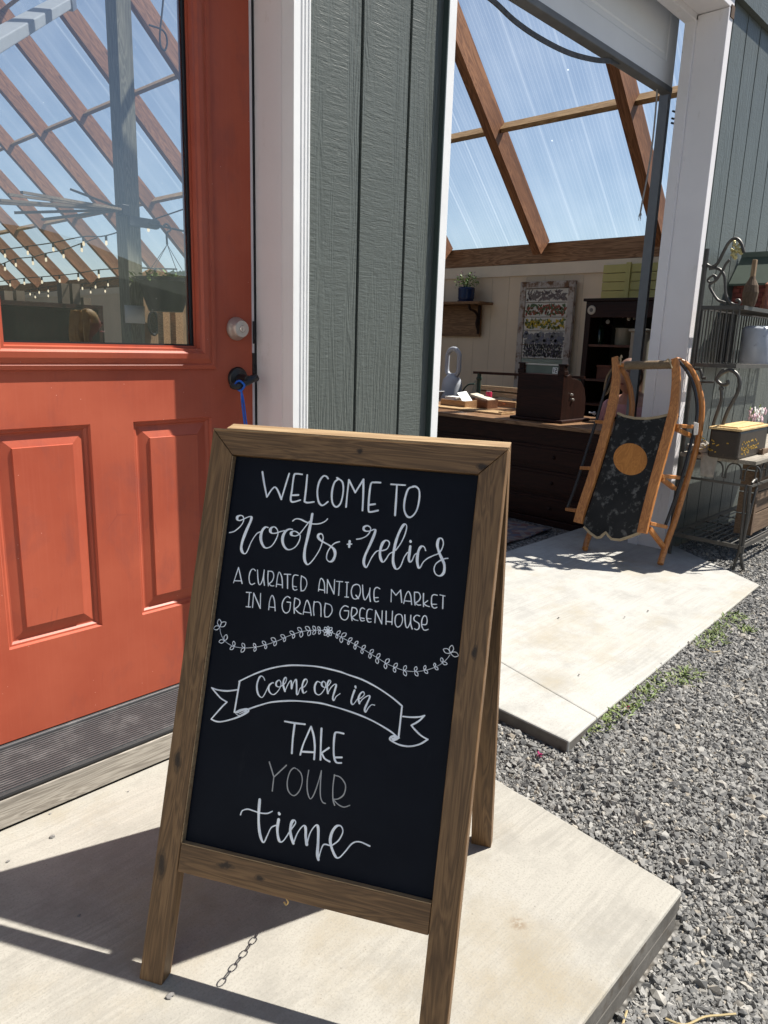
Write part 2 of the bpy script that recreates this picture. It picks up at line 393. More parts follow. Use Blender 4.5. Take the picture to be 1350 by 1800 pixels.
# greenhouse
M['rafter'] = wood('red_brown_rafter', (.13, .045, .018), (.42, .19, .085), 'x', .6, 9, 5, True, .5)
M['rafter_shade'] = M['rafter']
M['purlin'] = wood('pine_purlin', (.22, .12, .05), (.50, .33, .17), 'y', .65, 10, 6, True, .5)
M['beam'] = wood('fir_beam', (.15, .07, .03), (.40, .22, .11), 'y', .65, 8, 8, True, .4)
M['post'] = wood('old_grey_green_post', (.10, .10, .075), (.27, .26, .20), 'z', .8, 10, 9, True, .5)
def poly_mat():
    t = NT('twinwall_polycarbonate')
    pos = t.node('ShaderNodeSeparateXYZ', {0: t.node('ShaderNodeNewGeometry').outputs['Position']})
    y = pos.outputs[1]
    fl = t.math('ABSOLUTE', t.math('SUBTRACT', t.math('FRACT', t.math('MULTIPLY', y, 31.0)), .5))
    ribs = t.ramp(fl, [(.0, 1.0), (.16, .0)])
    seam = t.node('ShaderNodeTexNoise', {'W': t.math('MULTIPLY', y, 9.0), 'Scale': 1.0, 'Detail': 3}, noise_dimensions='1D').outputs['Fac']
    lines = t.math('ABSOLUTE', t.math('SUBTRACT', t.math('FRACT', t.math('MULTIPLY', y, 2.63)), .5))
    lines = t.ramp(lines, [(.0, 1.0), (.035, .0)])
    lines2 = t.ramp(t.math('ABSOLUTE', t.math('SUBTRACT', t.math('FRACT', t.math('MULTIPLY', y, 4.37)), .5)), [(.0, .55), (.03, .0)])
    haze = t.ramp(t.noise(t.coords('World', (1, 1, 1)), 1.7, 5), [(.35, .0), (.75, 1.0)])
    spots = t.node('ShaderNodeTexVoronoi', {'Vector': t.coords('World'), 'Scale': 3.6}).outputs['Distance']
    spots = t.ramp(spots, [(.018, 1.0), (.03, 0.0)])
    f = t.math('ADD', t.math('MULTIPLY', ribs, .055), .05)
    f = t.math('ADD', f, t.math('MULTIPLY', lines, .10))
    f = t.math('ADD', f, t.math('MULTIPLY', lines2, .07))
    f = t.math('ADD', f, t.math('MULTIPLY', haze, .05))
    f = t.math('ADD', f, t.math('MULTIPLY', t.ramp(seam, [(.5, 0.0), (.8, 1.0)]), .04))
    f = t.math('MINIMUM', t.math('ADD', f, t.math('MULTIPLY', spots, .5)), .85)
    tr = t.node('ShaderNodeBsdfTransparent', {0: (.92, .94, .95, 1)})
    tl = t.node('ShaderNodeBsdfTranslucent', {0: (.62, .66, .68, 1)})
    mx = t.node('ShaderNodeMixShader', {0: f, 1: tr.outputs[0], 2: tl.outputs[0]})
    t.t.links.new(mx.outputs[0], t.out.inputs[0]); return t.m
M['poly'] = poly_mat()
M['cream'] = paint('cream_wall_paint', (.76, .60, .42), .6, .12, 2.5, .1, 30)
M['cream_trim'] = paint('cream_trim_paint', (.80, .66, .49), .55, .1)
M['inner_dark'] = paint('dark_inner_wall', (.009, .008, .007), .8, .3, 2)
def glass_mat():
    t = NT('window_glass')
    fr = t.node('ShaderNodeFresnel', {'IOR': 2.5})
    tr = t.node('ShaderNodeBsdfTransparent', {0: (.88, .90, .91, 1)})
    gl = t.node('ShaderNodeBsdfGlossy', {'Color': (1, 1, 1, 1), 'Roughness': 0.0})
    mx = t.node('ShaderNodeMixShader', {0: fr.outputs[0], 1: tr.outputs[0], 2: gl.outputs[0]})
    v = t.coords('World')
    d = t.node('ShaderNodeTexVoronoi', {'Vector': v, 'Scale': 85.0}).outputs['Distance']
    sp = t.math('MULTIPLY', t.ramp(d, [(.05, 1.0), (.09, 0.0)]), t.ramp(t.noise(v, 14, 4), [(.5, 0.0), (.66, .55)]))
    dust = t.math('ADD', sp, .015)
    df = t.node('ShaderNodeBsdfDiffuse', {0: (.75, .74, .70, 1)})
    m2 = t.node('ShaderNodeMixShader', {0: dust, 1: mx.outputs[0], 2: df.outputs[0]})
    t.t.links.new(m2.outputs[0], t.out.inputs[0]); return t.m
M['glass'] = glass_mat()
WRITING = {
 'welcome': [(3.53,4.07,[[[106.6,943.6],[114.1,920.1],[122.2,897.5]],[[122.2,897.5],[136.2,917.2],[152.0,895.9]],[[152.0,895.9],[156.7,921.3],[161.2,944.8]],[[187.3,945.3],[175.8,945.5],[171.3,941.6],[170.9,916.6],[172.2,893.4],[189.9,897.4]],[[172.0,904.8],[184.9,906.6]],[[197.4,944.9],[198.4,918.9],[198.5,895.3]],[[198.5,895.3],[204.9,894.0],[217.1,896.5]],[[239.0,941.7],[234.8,945.6],[228.7,945.1],[222.6,934.0],[221.2,916.2],[226.1,897.8],[234.4,891.5],[244.1,899.0]],[[259.8,942.9],[252.2,935.2],[249.7,916.3],[253.3,897.9],[261.5,891.2],[269.1,899.4],[271.2,920.5],[268.0,936.6],[259.8,942.9],[255.9,944.5]],[[280.1,892.9],[279.5,916.6],[279.4,942.6]],[[279.4,942.6],[294.3,920.7]],[[294.3,920.7],[306.9,945.6]],[[306.9,945.6],[310.0,916.9],[312.0,889.4]],[[339.6,942.5],[328.9,942.1],[322.1,938.8],[321.4,915.6],[323.2,891.6],[327.2,888.1],[341.0,892.1]],[[323.9,900.9],[334.2,903.0]],[[359.4,941.2],[385.5,941.8]],[[370.4,941.0],[372.1,913.3],[373.4,886.5]],[[402.0,940.5],[392.1,935.5],[388.0,917.0],[388.8,898.9],[395.5,887.1],[403.6,886.7],[411.5,898.7],[414.1,919.3],[411.9,935.0],[405.4,940.8],[399.6,940.7]]])],
 'name': [(2.46,5.99,[[[55.5,823.1],[65.7,827.0],[77.0,838.2],[81.4,848.7],[79.1,856.1],[73.3,857.6],[67.7,854.2],[68.4,849.2],[73.8,848.0],[82.4,852.2],[90.9,856.7],[96.1,856.5],[96.0,849.3],[90.0,831.1],[84.7,810.4],[83.9,797.0],[87.8,789.0],[93.2,787.1],[97.3,792.6],[102.9,810.7],[111.6,826.6],[120.9,831.7]],[[133.2,840.4],[127.8,840.7],[122.3,834.4],[120.4,822.5],[123.8,811.2],[130.2,803.6],[136.7,802.6],[145.0,807.6],[151.4,819.1],[154.3,831.0],[151.4,838.9],[145.4,843.0],[139.5,840.2],[138.1,835.1],[141.7,831.0],[149.7,831.6],[159.0,835.6],[166.7,838.0]],[[182.1,841.7],[175.1,841.6],[167.9,835.6],[164.5,823.7],[167.5,812.5],[174.7,805.0],[182.7,804.6],[192.4,811.0],[198.0,822.3],[198.4,832.2],[192.4,837.3],[186.0,839.1],[180.6,836.1],[181.8,831.3],[189.0,830.4],[196.3,834.4],[203.7,845.0],[213.1,859.9]],[[217.0,873.7],[216.1,856.9],[213.5,830.4],[211.1,809.0],[212.1,792.8],[216.3,783.5],[221.7,781.6],[230.0,791.5],[239.6,810.4],[243.4,827.0],[243.2,835.1],[239.2,839.6],[234.3,837.5],[234.1,832.6],[240.9,826.8],[257.2,820.4],[267.5,813.4],[270.4,804.0],[267.4,794.0],[261.0,790.9],[255.2,795.9],[255.5,807.3],[260.9,818.3],[267.7,825.5],[275.8,828.8]],[[180.0,857.5],[185.6,861.8],[194.4,862.2],[207.2,858.0],[219.7,855.9],[233.4,857.8],[243.1,862.8],[247.3,867.8]]]),
  (2.46,5.35,[[[294.7,831.6],[295.0,821.6]],[[291.0,825.8],[299.2,827.1]],[[307.3,836.7],[316.5,839.2],[325.4,844.7],[330.7,852.8],[330.7,859.7],[324.7,862.9],[318.7,860.0],[318.5,855.4],[323.6,852.9],[331.3,854.4],[337.3,857.3],[340.2,856.1],[339.2,848.4],[333.6,829.6],[327.2,810.7],[325.6,798.3],[328.1,791.0],[331.8,788.7],[334.7,794.8],[339.5,807.5],[346.1,818.0],[352.0,820.9],[357.4,821.5],[365.6,825.4],[369.1,834.8],[366.2,839.8],[360.7,839.7],[356.0,833.4],[353.6,821.1],[354.8,810.7],[358.9,802.8],[362.2,801.7],[366.2,807.4],[371.3,817.0],[377.7,821.4]],[[382.0,824.9],[389.1,836.9],[394.9,852.6],[397.0,867.8],[393.3,872.7],[388.6,867.0],[383.3,852.9],[379.9,836.0],[378.6,817.8],[379.9,802.9],[385.0,793.0],[389.7,792.4],[394.4,798.6],[398.7,814.0],[403.8,823.2]],[[407.5,834.4],[407.4,822.4],[407.4,812.0],[410.3,807.1],[413.7,810.4],[417.1,820.5],[422.1,824.0]],[[406.7,843.7],[407.2,842.7]],[[435.8,830.0],[432.9,835.6],[428.2,836.9],[424.2,831.7],[422.4,821.1],[423.0,809.2],[426.5,799.2],[429.5,799.6],[433.7,809.0],[440.4,816.4],[450.3,822.7],[458.8,827.3],[463.9,835.2],[465.8,845.0],[463.4,852.5],[459.5,854.4],[456.1,850.7],[455.7,841.0],[460.0,829.6],[466.5,818.5],[471.6,808.8],[472.1,795.6],[466.1,789.1],[458.4,791.1],[454.4,799.5],[456.4,808.6],[463.1,815.2],[470.9,819.5],[476.7,820.9]]])],
 'tag1': [(2.25,2.68,[[[77.2,730.5],[83.4,760.1]],[[83.4,760.1],[94.9,731.4]],[[78.7,734.5],[93.0,735.9]],[[118.4,758.1],[113.8,760.7],[109.1,756.7],[107.3,745.4],[110.6,734.0],[115.2,731.9],[120.4,734.7]],[[122.5,759.8],[125.5,744.4],[128.6,734.6],[132.1,734.2],[135.1,743.2],[136.0,761.4]],[[136.0,761.4],[137.0,745.8],[140.4,733.4]],[[144.2,760.4],[145.4,746.8],[148.4,733.4]],[[143.6,759.9],[152.4,760.1],[156.5,752.8],[154.7,743.2],[148.8,737.0]],[[148.8,737.0],[154.3,734.1],[159.0,734.7]],[[164.2,733.4],[164.1,749.0],[166.2,760.9],[173.0,751.6],[176.7,733.1]],[[163.9,738.4],[175.7,738.2]],[[176.7,758.3],[189.6,759.3]],[[183.4,758.3],[186.8,733.1]],[[204.3,759.2],[198.0,759.2],[194.9,755.0],[195.5,743.4],[197.7,734.4],[201.4,731.7],[205.6,733.5]],[[196.6,738.6],[203.8,738.2]],[[210.5,759.1],[211.2,745.3],[213.6,732.0]],[[213.6,732.0],[219.6,734.3],[223.1,745.2],[219.4,754.8],[210.5,759.1]],[[247.1,735.8],[247.0,751.1],[249.2,759.1],[255.9,752.2],[259.4,734.0]],[[247.0,738.9],[258.5,738.4]],[[263.9,734.1],[261.6,758.2]],[[261.6,758.2],[277.2,734.2]],[[277.2,734.2],[275.2,759.8]]]),
  (2.25,2.68,[[[278.8,757.2],[290.7,757.9]],[[284.8,757.2],[286.3,733.0]],[[296.0,757.7],[301.9,758.1]],[[299.2,757.8],[301.7,731.5]],[[298.2,731.5],[305.2,731.9]],[[316.9,756.5],[311.0,752.7],[309.1,742.7],[312.8,732.5],[318.6,730.2],[324.4,734.7],[326.1,746.2],[322.7,754.9],[316.9,756.5]],[[318.6,737.0],[324.3,731.7]],[[328.8,756.4],[331.5,740.9],[335.1,731.6],[338.1,732.7],[342.2,743.7],[343.1,752.8]],[[343.1,752.8],[343.7,740.9],[346.6,729.6]],[[361.4,753.6],[355.7,755.6],[351.5,750.9],[352.2,739.0],[354.8,731.0],[358.7,730.5],[361.4,731.9]],[[353.3,736.8],[360.1,738.1]],[[384.4,733.7],[382.5,754.9]],[[382.5,754.9],[391.8,746.1]],[[391.8,746.1],[399.1,755.9]],[[399.1,755.9],[403.8,735.0]],[[407.5,733.7],[409.3,747.5],[413.2,755.4],[418.3,748.7],[421.9,733.6]],[[408.5,738.3],[420.6,738.9]],[[424.3,755.6],[425.7,743.7],[427.9,733.7]],[[424.4,755.3],[431.9,755.5],[435.8,748.6],[433.5,741.7],[428.0,737.3]],[[428.0,737.3],[432.9,734.3],[437.8,734.9]],[[440.6,755.1],[441.6,744.2],[443.2,732.9]],[[449.4,743.7],[443.0,737.8]],[[443.0,737.8],[447.9,735.0],[453.6,734.0]],[[465.1,755.2],[459.1,755.5],[455.8,751.1],[456.9,738.8],[460.1,733.4],[463.9,732.8],[466.7,734.5]],[[457.5,738.6],[465.8,739.6]],[[469.8,756.5],[478.9,755.5]],[[475.4,755.8],[477.2,733.8]]])],
 'tag2': [(2.25,2.68,[[[105.7,716.1],[116.0,716.9]],[[112.3,716.4],[114.0,689.7]],[[108.8,689.8],[117.7,690.2]],[[122.1,689.9],[120.9,716.4]],[[120.9,716.4],[137.9,690.4]],[[137.9,690.4],[134.8,717.7]],[[155.0,690.0],[154.8,705.8],[158.0,716.8],[163.8,708.5],[168.1,689.7]],[[155.4,695.3],[166.7,695.7]],[[194.1,716.6],[188.5,718.6],[182.8,713.2],[180.2,702.8],[183.6,692.4],[190.0,688.6],[196.0,694.0],[196.2,708.7]],[[196.2,708.7],[189.0,708.6]],[[203.6,717.8],[203.7,704.3],[206.0,690.4]],[[203.6,717.8],[212.2,715.4],[214.4,708.7],[210.7,702.1],[205.4,698.3]],[[205.4,698.3],[213.6,692.5],[219.7,690.7]],[[223.0,690.6],[224.3,705.4],[227.3,716.5],[234.0,706.6],[238.9,690.7]],[[224.1,694.9],[237.2,695.1]],[[241.5,716.0],[241.6,703.0],[244.2,691.4]],[[241.7,714.5],[249.1,716.2],[254.7,710.8],[257.8,691.1]],[[263.1,715.7],[263.1,702.7],[265.4,691.6]],[[265.4,691.6],[272.5,693.0],[277.6,703.1],[273.9,713.2],[263.1,715.7]]]),
  (2.25,2.68,[[[307.1,714.5],[300.5,715.9],[294.8,710.6],[292.7,701.3],[297.0,692.8],[304.4,691.1],[308.9,697.4],[308.7,707.9]],[[308.7,707.9],[300.3,707.1]],[[314.2,714.6],[314.1,702.6],[317.1,691.7]],[[314.2,714.6],[321.4,714.0],[324.5,708.4],[321.4,702.0],[315.5,697.9]],[[315.5,697.9],[321.6,693.8],[328.0,693.1]],[[337.9,714.7],[333.0,716.3],[329.9,712.1],[330.1,701.7],[333.0,694.6],[336.6,693.5],[339.9,695.0]],[[331.3,698.5],[338.9,698.0]],[[352.0,715.3],[346.5,715.8],[343.0,711.6],[343.3,700.4],[346.3,694.1],[349.3,693.0],[352.3,694.1]],[[344.1,699.0],[351.6,699.3]],[[359.4,693.6],[358.3,714.6]],[[358.3,714.6],[372.3,693.1]],[[372.3,693.1],[370.3,715.9]],[[377.6,716.1],[380.0,693.4]],[[389.0,717.6],[390.7,694.5]],[[379.7,698.6],[390.2,698.9]],[[400.9,714.2],[396.0,710.3],[395.7,699.9],[398.9,693.0],[402.9,691.8],[407.6,697.1],[408.8,706.1],[405.7,713.1],[400.9,714.2]],[[411.7,714.2],[414.0,700.9],[416.9,693.2],[420.1,694.1],[422.8,703.6],[422.5,715.0]],[[422.5,715.0],[423.9,700.8],[427.7,691.7]],[[438.1,715.6],[432.7,716.3],[428.7,711.7],[430.0,706.7],[438.1,702.7],[439.6,695.6],[436.3,691.5],[431.7,692.7]],[[443.4,701.9],[450.9,702.6],[452.4,709.0],[450.1,716.0],[446.2,716.9],[443.2,710.7],[443.6,700.5],[447.4,693.7],[451.2,692.8],[455.9,694.9]]])],
 'ribbon': [(4.5,4.5,[[[115.4,552.7],[112.9,496.1]]]),
  (3.42,3.42,[[[114.2,552.5],[136.9,566.8],[160.6,579.6],[184.4,589.3],[208.5,595.9],[232.7,599.5],[265.0,601.8],[302.2,599.6],[321.6,596.4],[348.9,591.7],[378.0,582.3],[405.6,569.9],[425.2,558.3]],[[112.2,536.7],[92.2,531.6],[73.2,530.6],[60.7,532.5]],[[60.7,532.5],[70.6,524.8],[82.3,516.5],[95.5,511.7]],[[95.5,511.7],[86.3,501.0],[68.2,475.9]],[[68.2,475.9],[78.1,473.7],[90.1,475.1],[111.3,483.5],[130.3,493.6],[140.3,501.4],[139.8,505.1],[135.4,505.9],[124.1,501.8],[115.4,496.2]],[[139.7,505.9],[161.0,516.5],[184.8,526.2],[216.9,533.6],[241.1,536.8],[273.2,539.0],[297.4,537.7],[329.5,534.1],[361.4,528.4],[385.4,521.6],[409.4,512.6],[424.9,503.8]]]),
  (1.93,1.93,[[[115.7,494.3],[122.1,491.8],[130.3,493.6],[138.1,498.7],[140.5,503.7],[135.6,504.4],[124.3,500.3],[117.2,495.6]],[[119.8,495.7],[127.6,500.8],[137.3,504.4],[123.4,494.8],[129.6,498.6],[139.2,502.7],[126.9,493.5],[138.7,500.7]]]),
  (3.42,3.85,[[[425.2,557.9],[425.3,506.7]],[[428.7,541.1],[443.6,542.2],[458.2,545.3],[466.4,548.9]],[[466.4,548.9],[457.5,538.1],[445.2,528.5]],[[445.2,528.5],[453.5,521.7],[464.8,514.3],[476.3,510.2]],[[476.3,510.2],[463.5,499.9],[446.4,493.3],[430.0,492.5],[416.0,495.8],[410.3,499.1],[412.0,503.7],[417.8,506.2],[426.3,504.1]]]),
  (1.93,1.93,[[[410.9,499.9],[415.0,504.2],[422.5,504.8],[425.6,503.6],[421.6,499.6],[415.9,496.8],[411.9,497.9]],[[412.3,500.9],[422.5,504.5],[413.3,499.2],[424.1,503.4],[415.0,498.0],[422.2,501.0]]])],
 'come': [(2.14,4.28,[[[165.1,562.3],[161.5,567.4],[156.4,568.7],[152.5,562.5],[150.9,549.9],[155.1,536.5],[162.7,531.0],[167.7,536.7],[173.2,552.5]],[[182.7,560.5],[179.9,560.0],[174.9,554.5],[175.0,546.6],[180.7,540.5],[187.4,540.7],[194.7,549.8],[197.6,560.7],[193.3,567.0],[188.2,562.7],[188.6,556.7],[194.0,554.9],[200.2,558.5],[205.2,563.6],[207.1,570.9],[204.8,573.7],[201.7,568.3],[202.0,559.6],[206.8,549.1]],[[206.8,549.1],[210.4,560.9],[214.9,569.5],[217.2,566.3],[219.3,555.4],[221.0,566.1],[224.8,573.3],[227.4,565.3],[230.0,548.4],[232.8,548.8],[235.2,558.7],[243.1,563.4],[247.1,572.7],[244.1,576.9],[240.0,572.5],[238.6,561.9],[241.7,552.8],[244.6,552.1],[247.9,555.5]],[[271.4,574.7],[265.7,575.6],[262.2,567.3],[264.2,556.4],[270.6,552.8],[276.5,556.6],[281.7,566.9],[281.6,574.6],[277.5,577.9],[274.3,573.5],[276.8,568.7],[282.5,567.9],[287.5,572.1],[291.1,579.5],[288.1,581.3],[285.2,575.2],[285.8,566.7],[288.3,558.5]],[[288.3,558.5],[292.5,568.6],[298.1,575.5],[301.8,575.2],[300.4,564.7],[298.3,552.4],[301.1,547.7],[304.3,555.1],[310.8,561.2]],[[336.8,571.3],[334.4,561.6],[333.0,551.2],[336.3,546.3],[340.3,550.7],[344.0,557.2],[349.9,559.8],[355.3,566.6],[353.0,571.3],[348.1,567.2],[345.6,558.3],[348.4,550.3]],[[337.4,578.2],[338.3,576.1]],[[348.4,550.3],[353.6,558.8],[362.6,566.1],[365.8,564.1],[362.4,552.6],[359.3,542.0],[361.7,537.0],[365.2,544.6],[370.6,551.4],[376.2,551.8]]])],
 'take': [(3.53,4.17,[[[213.4,496.3],[232.1,496.5],[252.5,497.8]],[[233.0,495.6],[232.8,470.0],[234.4,443.5]],[[250.6,443.7],[253.6,461.6],[259.2,480.0],[264.4,495.6]],[[264.4,495.6],[271.4,480.7],[276.1,461.6],[277.5,440.6]],[[252.4,449.4],[277.3,452.8]],[[284.4,495.6],[286.5,470.1],[289.5,442.1]],[[302.3,464.9],[290.1,454.1]],[[290.1,454.1],[296.9,445.5],[306.7,442.0]],[[326.3,494.0],[312.8,493.9],[310.0,487.5],[310.9,467.8],[314.0,451.2],[319.3,443.0],[328.4,443.6]],[[314.1,450.5],[328.3,453.1]]])],
 'your': [(2.14,2.46,[[[193.6,420.6],[205.8,396.7]],[[226.9,420.7],[205.9,396.0]],[[205.9,396.0],[206.3,371.6]],[[246.3,418.3],[241.2,418.7],[235.0,410.2],[232.5,393.7],[235.5,379.6],[243.0,372.5],[250.3,372.6],[257.7,382.6],[260.5,399.0],[256.7,411.6],[248.5,418.0]],[[270.1,420.0],[269.7,400.8],[272.8,382.9],[279.3,372.3],[285.3,381.3],[290.8,404.8],[293.7,423.8]],[[293.7,423.8],[294.8,401.6],[297.5,381.1],[302.3,371.5],[308.2,369.8]],[[318.6,421.2],[318.4,400.8],[321.0,380.4],[325.4,370.2]],[[318.7,420.5],[330.2,418.8],[340.7,407.7],[339.9,391.9],[330.6,382.3],[321.1,379.8]],[[321.1,379.8],[330.4,373.1],[342.0,370.2],[352.6,375.2]]])],
 'time': [(2.68,5.78,[[[184.1,351.9],[185.2,332.6],[187.6,312.7],[192.1,295.1],[197.9,283.4],[202.7,281.1],[206.9,292.7],[212.9,308.6],[222.3,314.6]],[[150.8,318.6],[153.3,326.2],[163.1,331.0],[174.6,330.5],[187.3,329.3],[201.5,331.2],[211.0,336.8]],[[224.9,324.9],[224.6,309.2],[228.0,295.2],[233.0,288.1],[239.6,292.2],[249.2,310.6],[257.3,325.1],[254.7,330.0],[250.2,325.4],[249.0,312.4],[252.6,300.4],[258.0,290.6]],[[224.0,336.1],[225.0,334.8]],[[258.0,290.6],[263.4,309.9],[271.6,323.4],[276.8,321.8],[279.5,306.0],[282.9,294.0]],[[282.9,294.0],[286.7,314.7],[294.8,329.1],[300.1,326.5],[303.1,303.7],[304.5,282.4],[307.6,273.2]],[[307.6,273.2],[309.9,288.9],[314.3,300.6],[326.0,301.0]],[[328.8,301.9],[340.0,313.2],[345.8,328.8],[340.8,337.6],[332.4,335.0],[326.1,322.9],[325.1,308.3],[330.7,295.1],[338.9,284.4],[345.5,285.5],[353.8,296.5],[365.2,313.2],[377.9,318.5],[396.4,315.3]]])],
 'garland': [(1.07,1.07,[[[61.3,644.5],[64.1,635.4],[70.9,625.0],[81.3,618.0],[95.5,613.9],[116.2,614.2],[140.1,619.5],[159.4,626.7],[178.4,635.4],[195.1,645.1],[211.9,653.9],[226.9,660.0],[242.1,663.9],[259.4,666.3],[265.2,666.7]]]),
  (1.07,1.07,[[[282.4,665.2],[292.3,662.9],[302.4,658.9],[316.3,654.6],[330.2,649.4],[346.1,643.6],[361.9,637.0],[373.6,632.5],[389.2,626.0],[404.4,622.1],[423.0,618.8],[442.7,620.4],[460.1,625.3],[475.3,632.7],[486.8,641.3],[494.6,650.3],[498.7,657.8]]])],
}
GARLAND_LEAVES = [[61.1,646.0,57.4,659.5],[61.1,646.0,72.3,655.8],[61.1,646.0,49.2,640.6],[74.6,621.4,77.0,633.4],[74.6,621.4,63.4,618.3],[95.4,614.4,93.1,623.4],[95.4,614.4,88.1,607.7],[117.1,614.7,110.9,622.2],[117.1,614.7,111.1,606.0],[139.1,618.8,133.6,624.9],[139.1,618.8,137.1,611.1],[158.5,626.2,150.6,631.5],[158.5,626.2,158.1,618.7],[177.4,635.3,166.8,639.3],[177.4,635.3,174.6,626.6],[194.3,644.1,184.8,647.4],[194.3,644.1,192.3,636.8],[211.0,652.8,201.6,656.1],[211.0,652.8,209.1,645.2],[225.0,659.7,215.9,665.1],[225.0,659.7,224.0,649.2],[240.6,663.7,230.6,668.9],[240.6,663.7,238.0,653.8],[250.8,665.1,245.0,672.1],[250.8,665.1,246.9,657.3],[259.4,666.3,254.4,672.1],[259.4,666.3,258.0,659.3],[274.6,666.5,273.4,675.4],[274.6,666.5,281.3,674.0],[274.6,666.5,283.6,667.0],[274.6,666.5,281.6,660.2],[274.6,666.5,275.8,657.3],[274.6,666.5,268.5,659.0],[274.6,666.5,264.8,666.6],[274.6,666.5,267.3,672.8],[291.3,663.3,297.1,670.3],[291.3,663.3,293.1,656.7],[300.3,660.4,308.9,667.9],[300.3,660.4,301.9,650.4],[314.4,654.7,320.8,661.0],[314.4,654.7,315.5,648.7],[327.3,649.9,332.2,656.8],[327.3,649.9,328.9,642.4],[341.3,644.2,346.6,651.7],[341.3,644.2,342.8,636.6],[356.9,639.0,362.2,646.5],[356.9,639.0,358.0,630.6],[370.2,632.9,374.8,641.2],[370.2,632.9,372.8,623.6],[386.4,625.9,392.8,634.5],[386.4,625.9,388.8,617.1],[402.7,621.0,408.1,629.2],[402.7,621.0,406.3,613.6],[421.2,618.9,424.1,627.7],[421.2,618.9,426.2,610.5],[440.9,620.6,442.7,628.7],[440.9,620.6,446.8,613.3],[456.5,625.6,458.4,632.8],[456.5,625.6,463.4,620.5],[474.4,633.1,473.7,639.4],[474.4,633.1,480.7,629.2],[486.7,642.2,484.4,650.1],[486.7,642.2,495.3,640.9],[499.1,660.4,500.5,673.5],[499.1,660.4,486.3,664.9],[499.1,660.4,513.1,658.1]]
# ------------------------------------------------------------------ the setting: ground, slabs
def ground_z(x, y=0.7):
    return float(np.interp(x, [0.9, 1.45, 1.8, 2.1, 2.6, 6], [-.105, -.098, -.045, -.028, -.020, -.020]))
gx = [-90, -20, -6, .9, 1.45, 1.8, 2.1, 2.6, 6, 20, 90]
gnd = MB()
ys = [-90, -20, -4, 1.64]
for i in range(len(gx)-1):
    for j in range(len(ys)-1):
        a, b = gx[i], gx[i+1]
        gnd.quad((a, ys[j], ground_z(a)), (b, ys[j], ground_z(b)), (b, ys[j+1], ground_z(b)), (a, ys[j+1], ground_z(a)))
struct(gnd.build('gravel_ground', M['ground']))
back = MB().quad((-90, 18.4, -.1), (90, 18.4, -.1), (90, 90, -.1), (-90, 90, -.1)); struct(back.build('ground', M['ground']))
side = MB().quad((6.45, 1.64, -.03), (90, 1.64, -.03), (90, 18.4, -.1), (6.45, 18.4, -.1)); struct(side.build('ground', M['ground']))
fl = MB().quad((-4.4, 1.70, -.06), (6.3, 1.70, -.06), (6.3, 18.3, -.06), (-4.4, 18.3, -.06))
struct(fl.build('greenhouse_floor', M['ground']))
def slab(name, poly, z0, z1, mat, bevel=.006):
    b = MB(); b.prism([(x, y, z0) for x, y in poly], (0, 0, z1-z0)); o = b.build(name, [mat, M['slab_side']], bevel=bevel)
    for pl in o.data.polygons: pl.material_index = 1 if abs(pl.normal.z) < .5 else 0
    o.modifiers['bevel'].material = 0
    return struct(o)
foot = MB().prism([(-1.6, .408, -.16), (1.445, .444, -.16), (1.497, .985, -.16), (1.489, 1.60, -.16), (-1.6, 1.60, -.16)], (0, 0, .1095)).build('slab_footing', M['slab_side'], bevel=.008); struct(foot)
slab('concrete_slab', [(-1.6, .405), (1.448, .441), (1.50, .99), (1.492, 1.652), (-1.6, 1.652)], -.050, 0, M['concrete'])
c1, c2 = on_z(1000, 1305, -.005), on_z(875, 1245, -.005); j1, j2 = on_z(881, 1164, -.003), on_z(1032, 1251, -.003)
e1, e2 = on_z(1335, 1030, -.012), on_z(1190, 963, -.01)
ratio = lambda p, q, y: p.x + (q.x-p.x)*(y-p.y)/(q.y-p.y)
jl = lambda y: ratio(j2, j1, y); el = lambda y: ratio(e1, e2, y)
yb, yf = 2.235, .93
slab('concrete_walk', [(c1.x, c1.y), (jl(.945)-.0012, .942), (jl(yb)-.0012, yb), (ratio(c1, c2, yb), yb)], -.12, -.002, M['concrete_pale'])
slab('concrete_walk', [(jl(.945)+.0012, .943), (e1.x, e1.y), (el(1.64), 1.64), (el(1.64)+.02, yb), (jl(yb)+.0012, yb)], -.12, -.004, M['concrete_pale'])

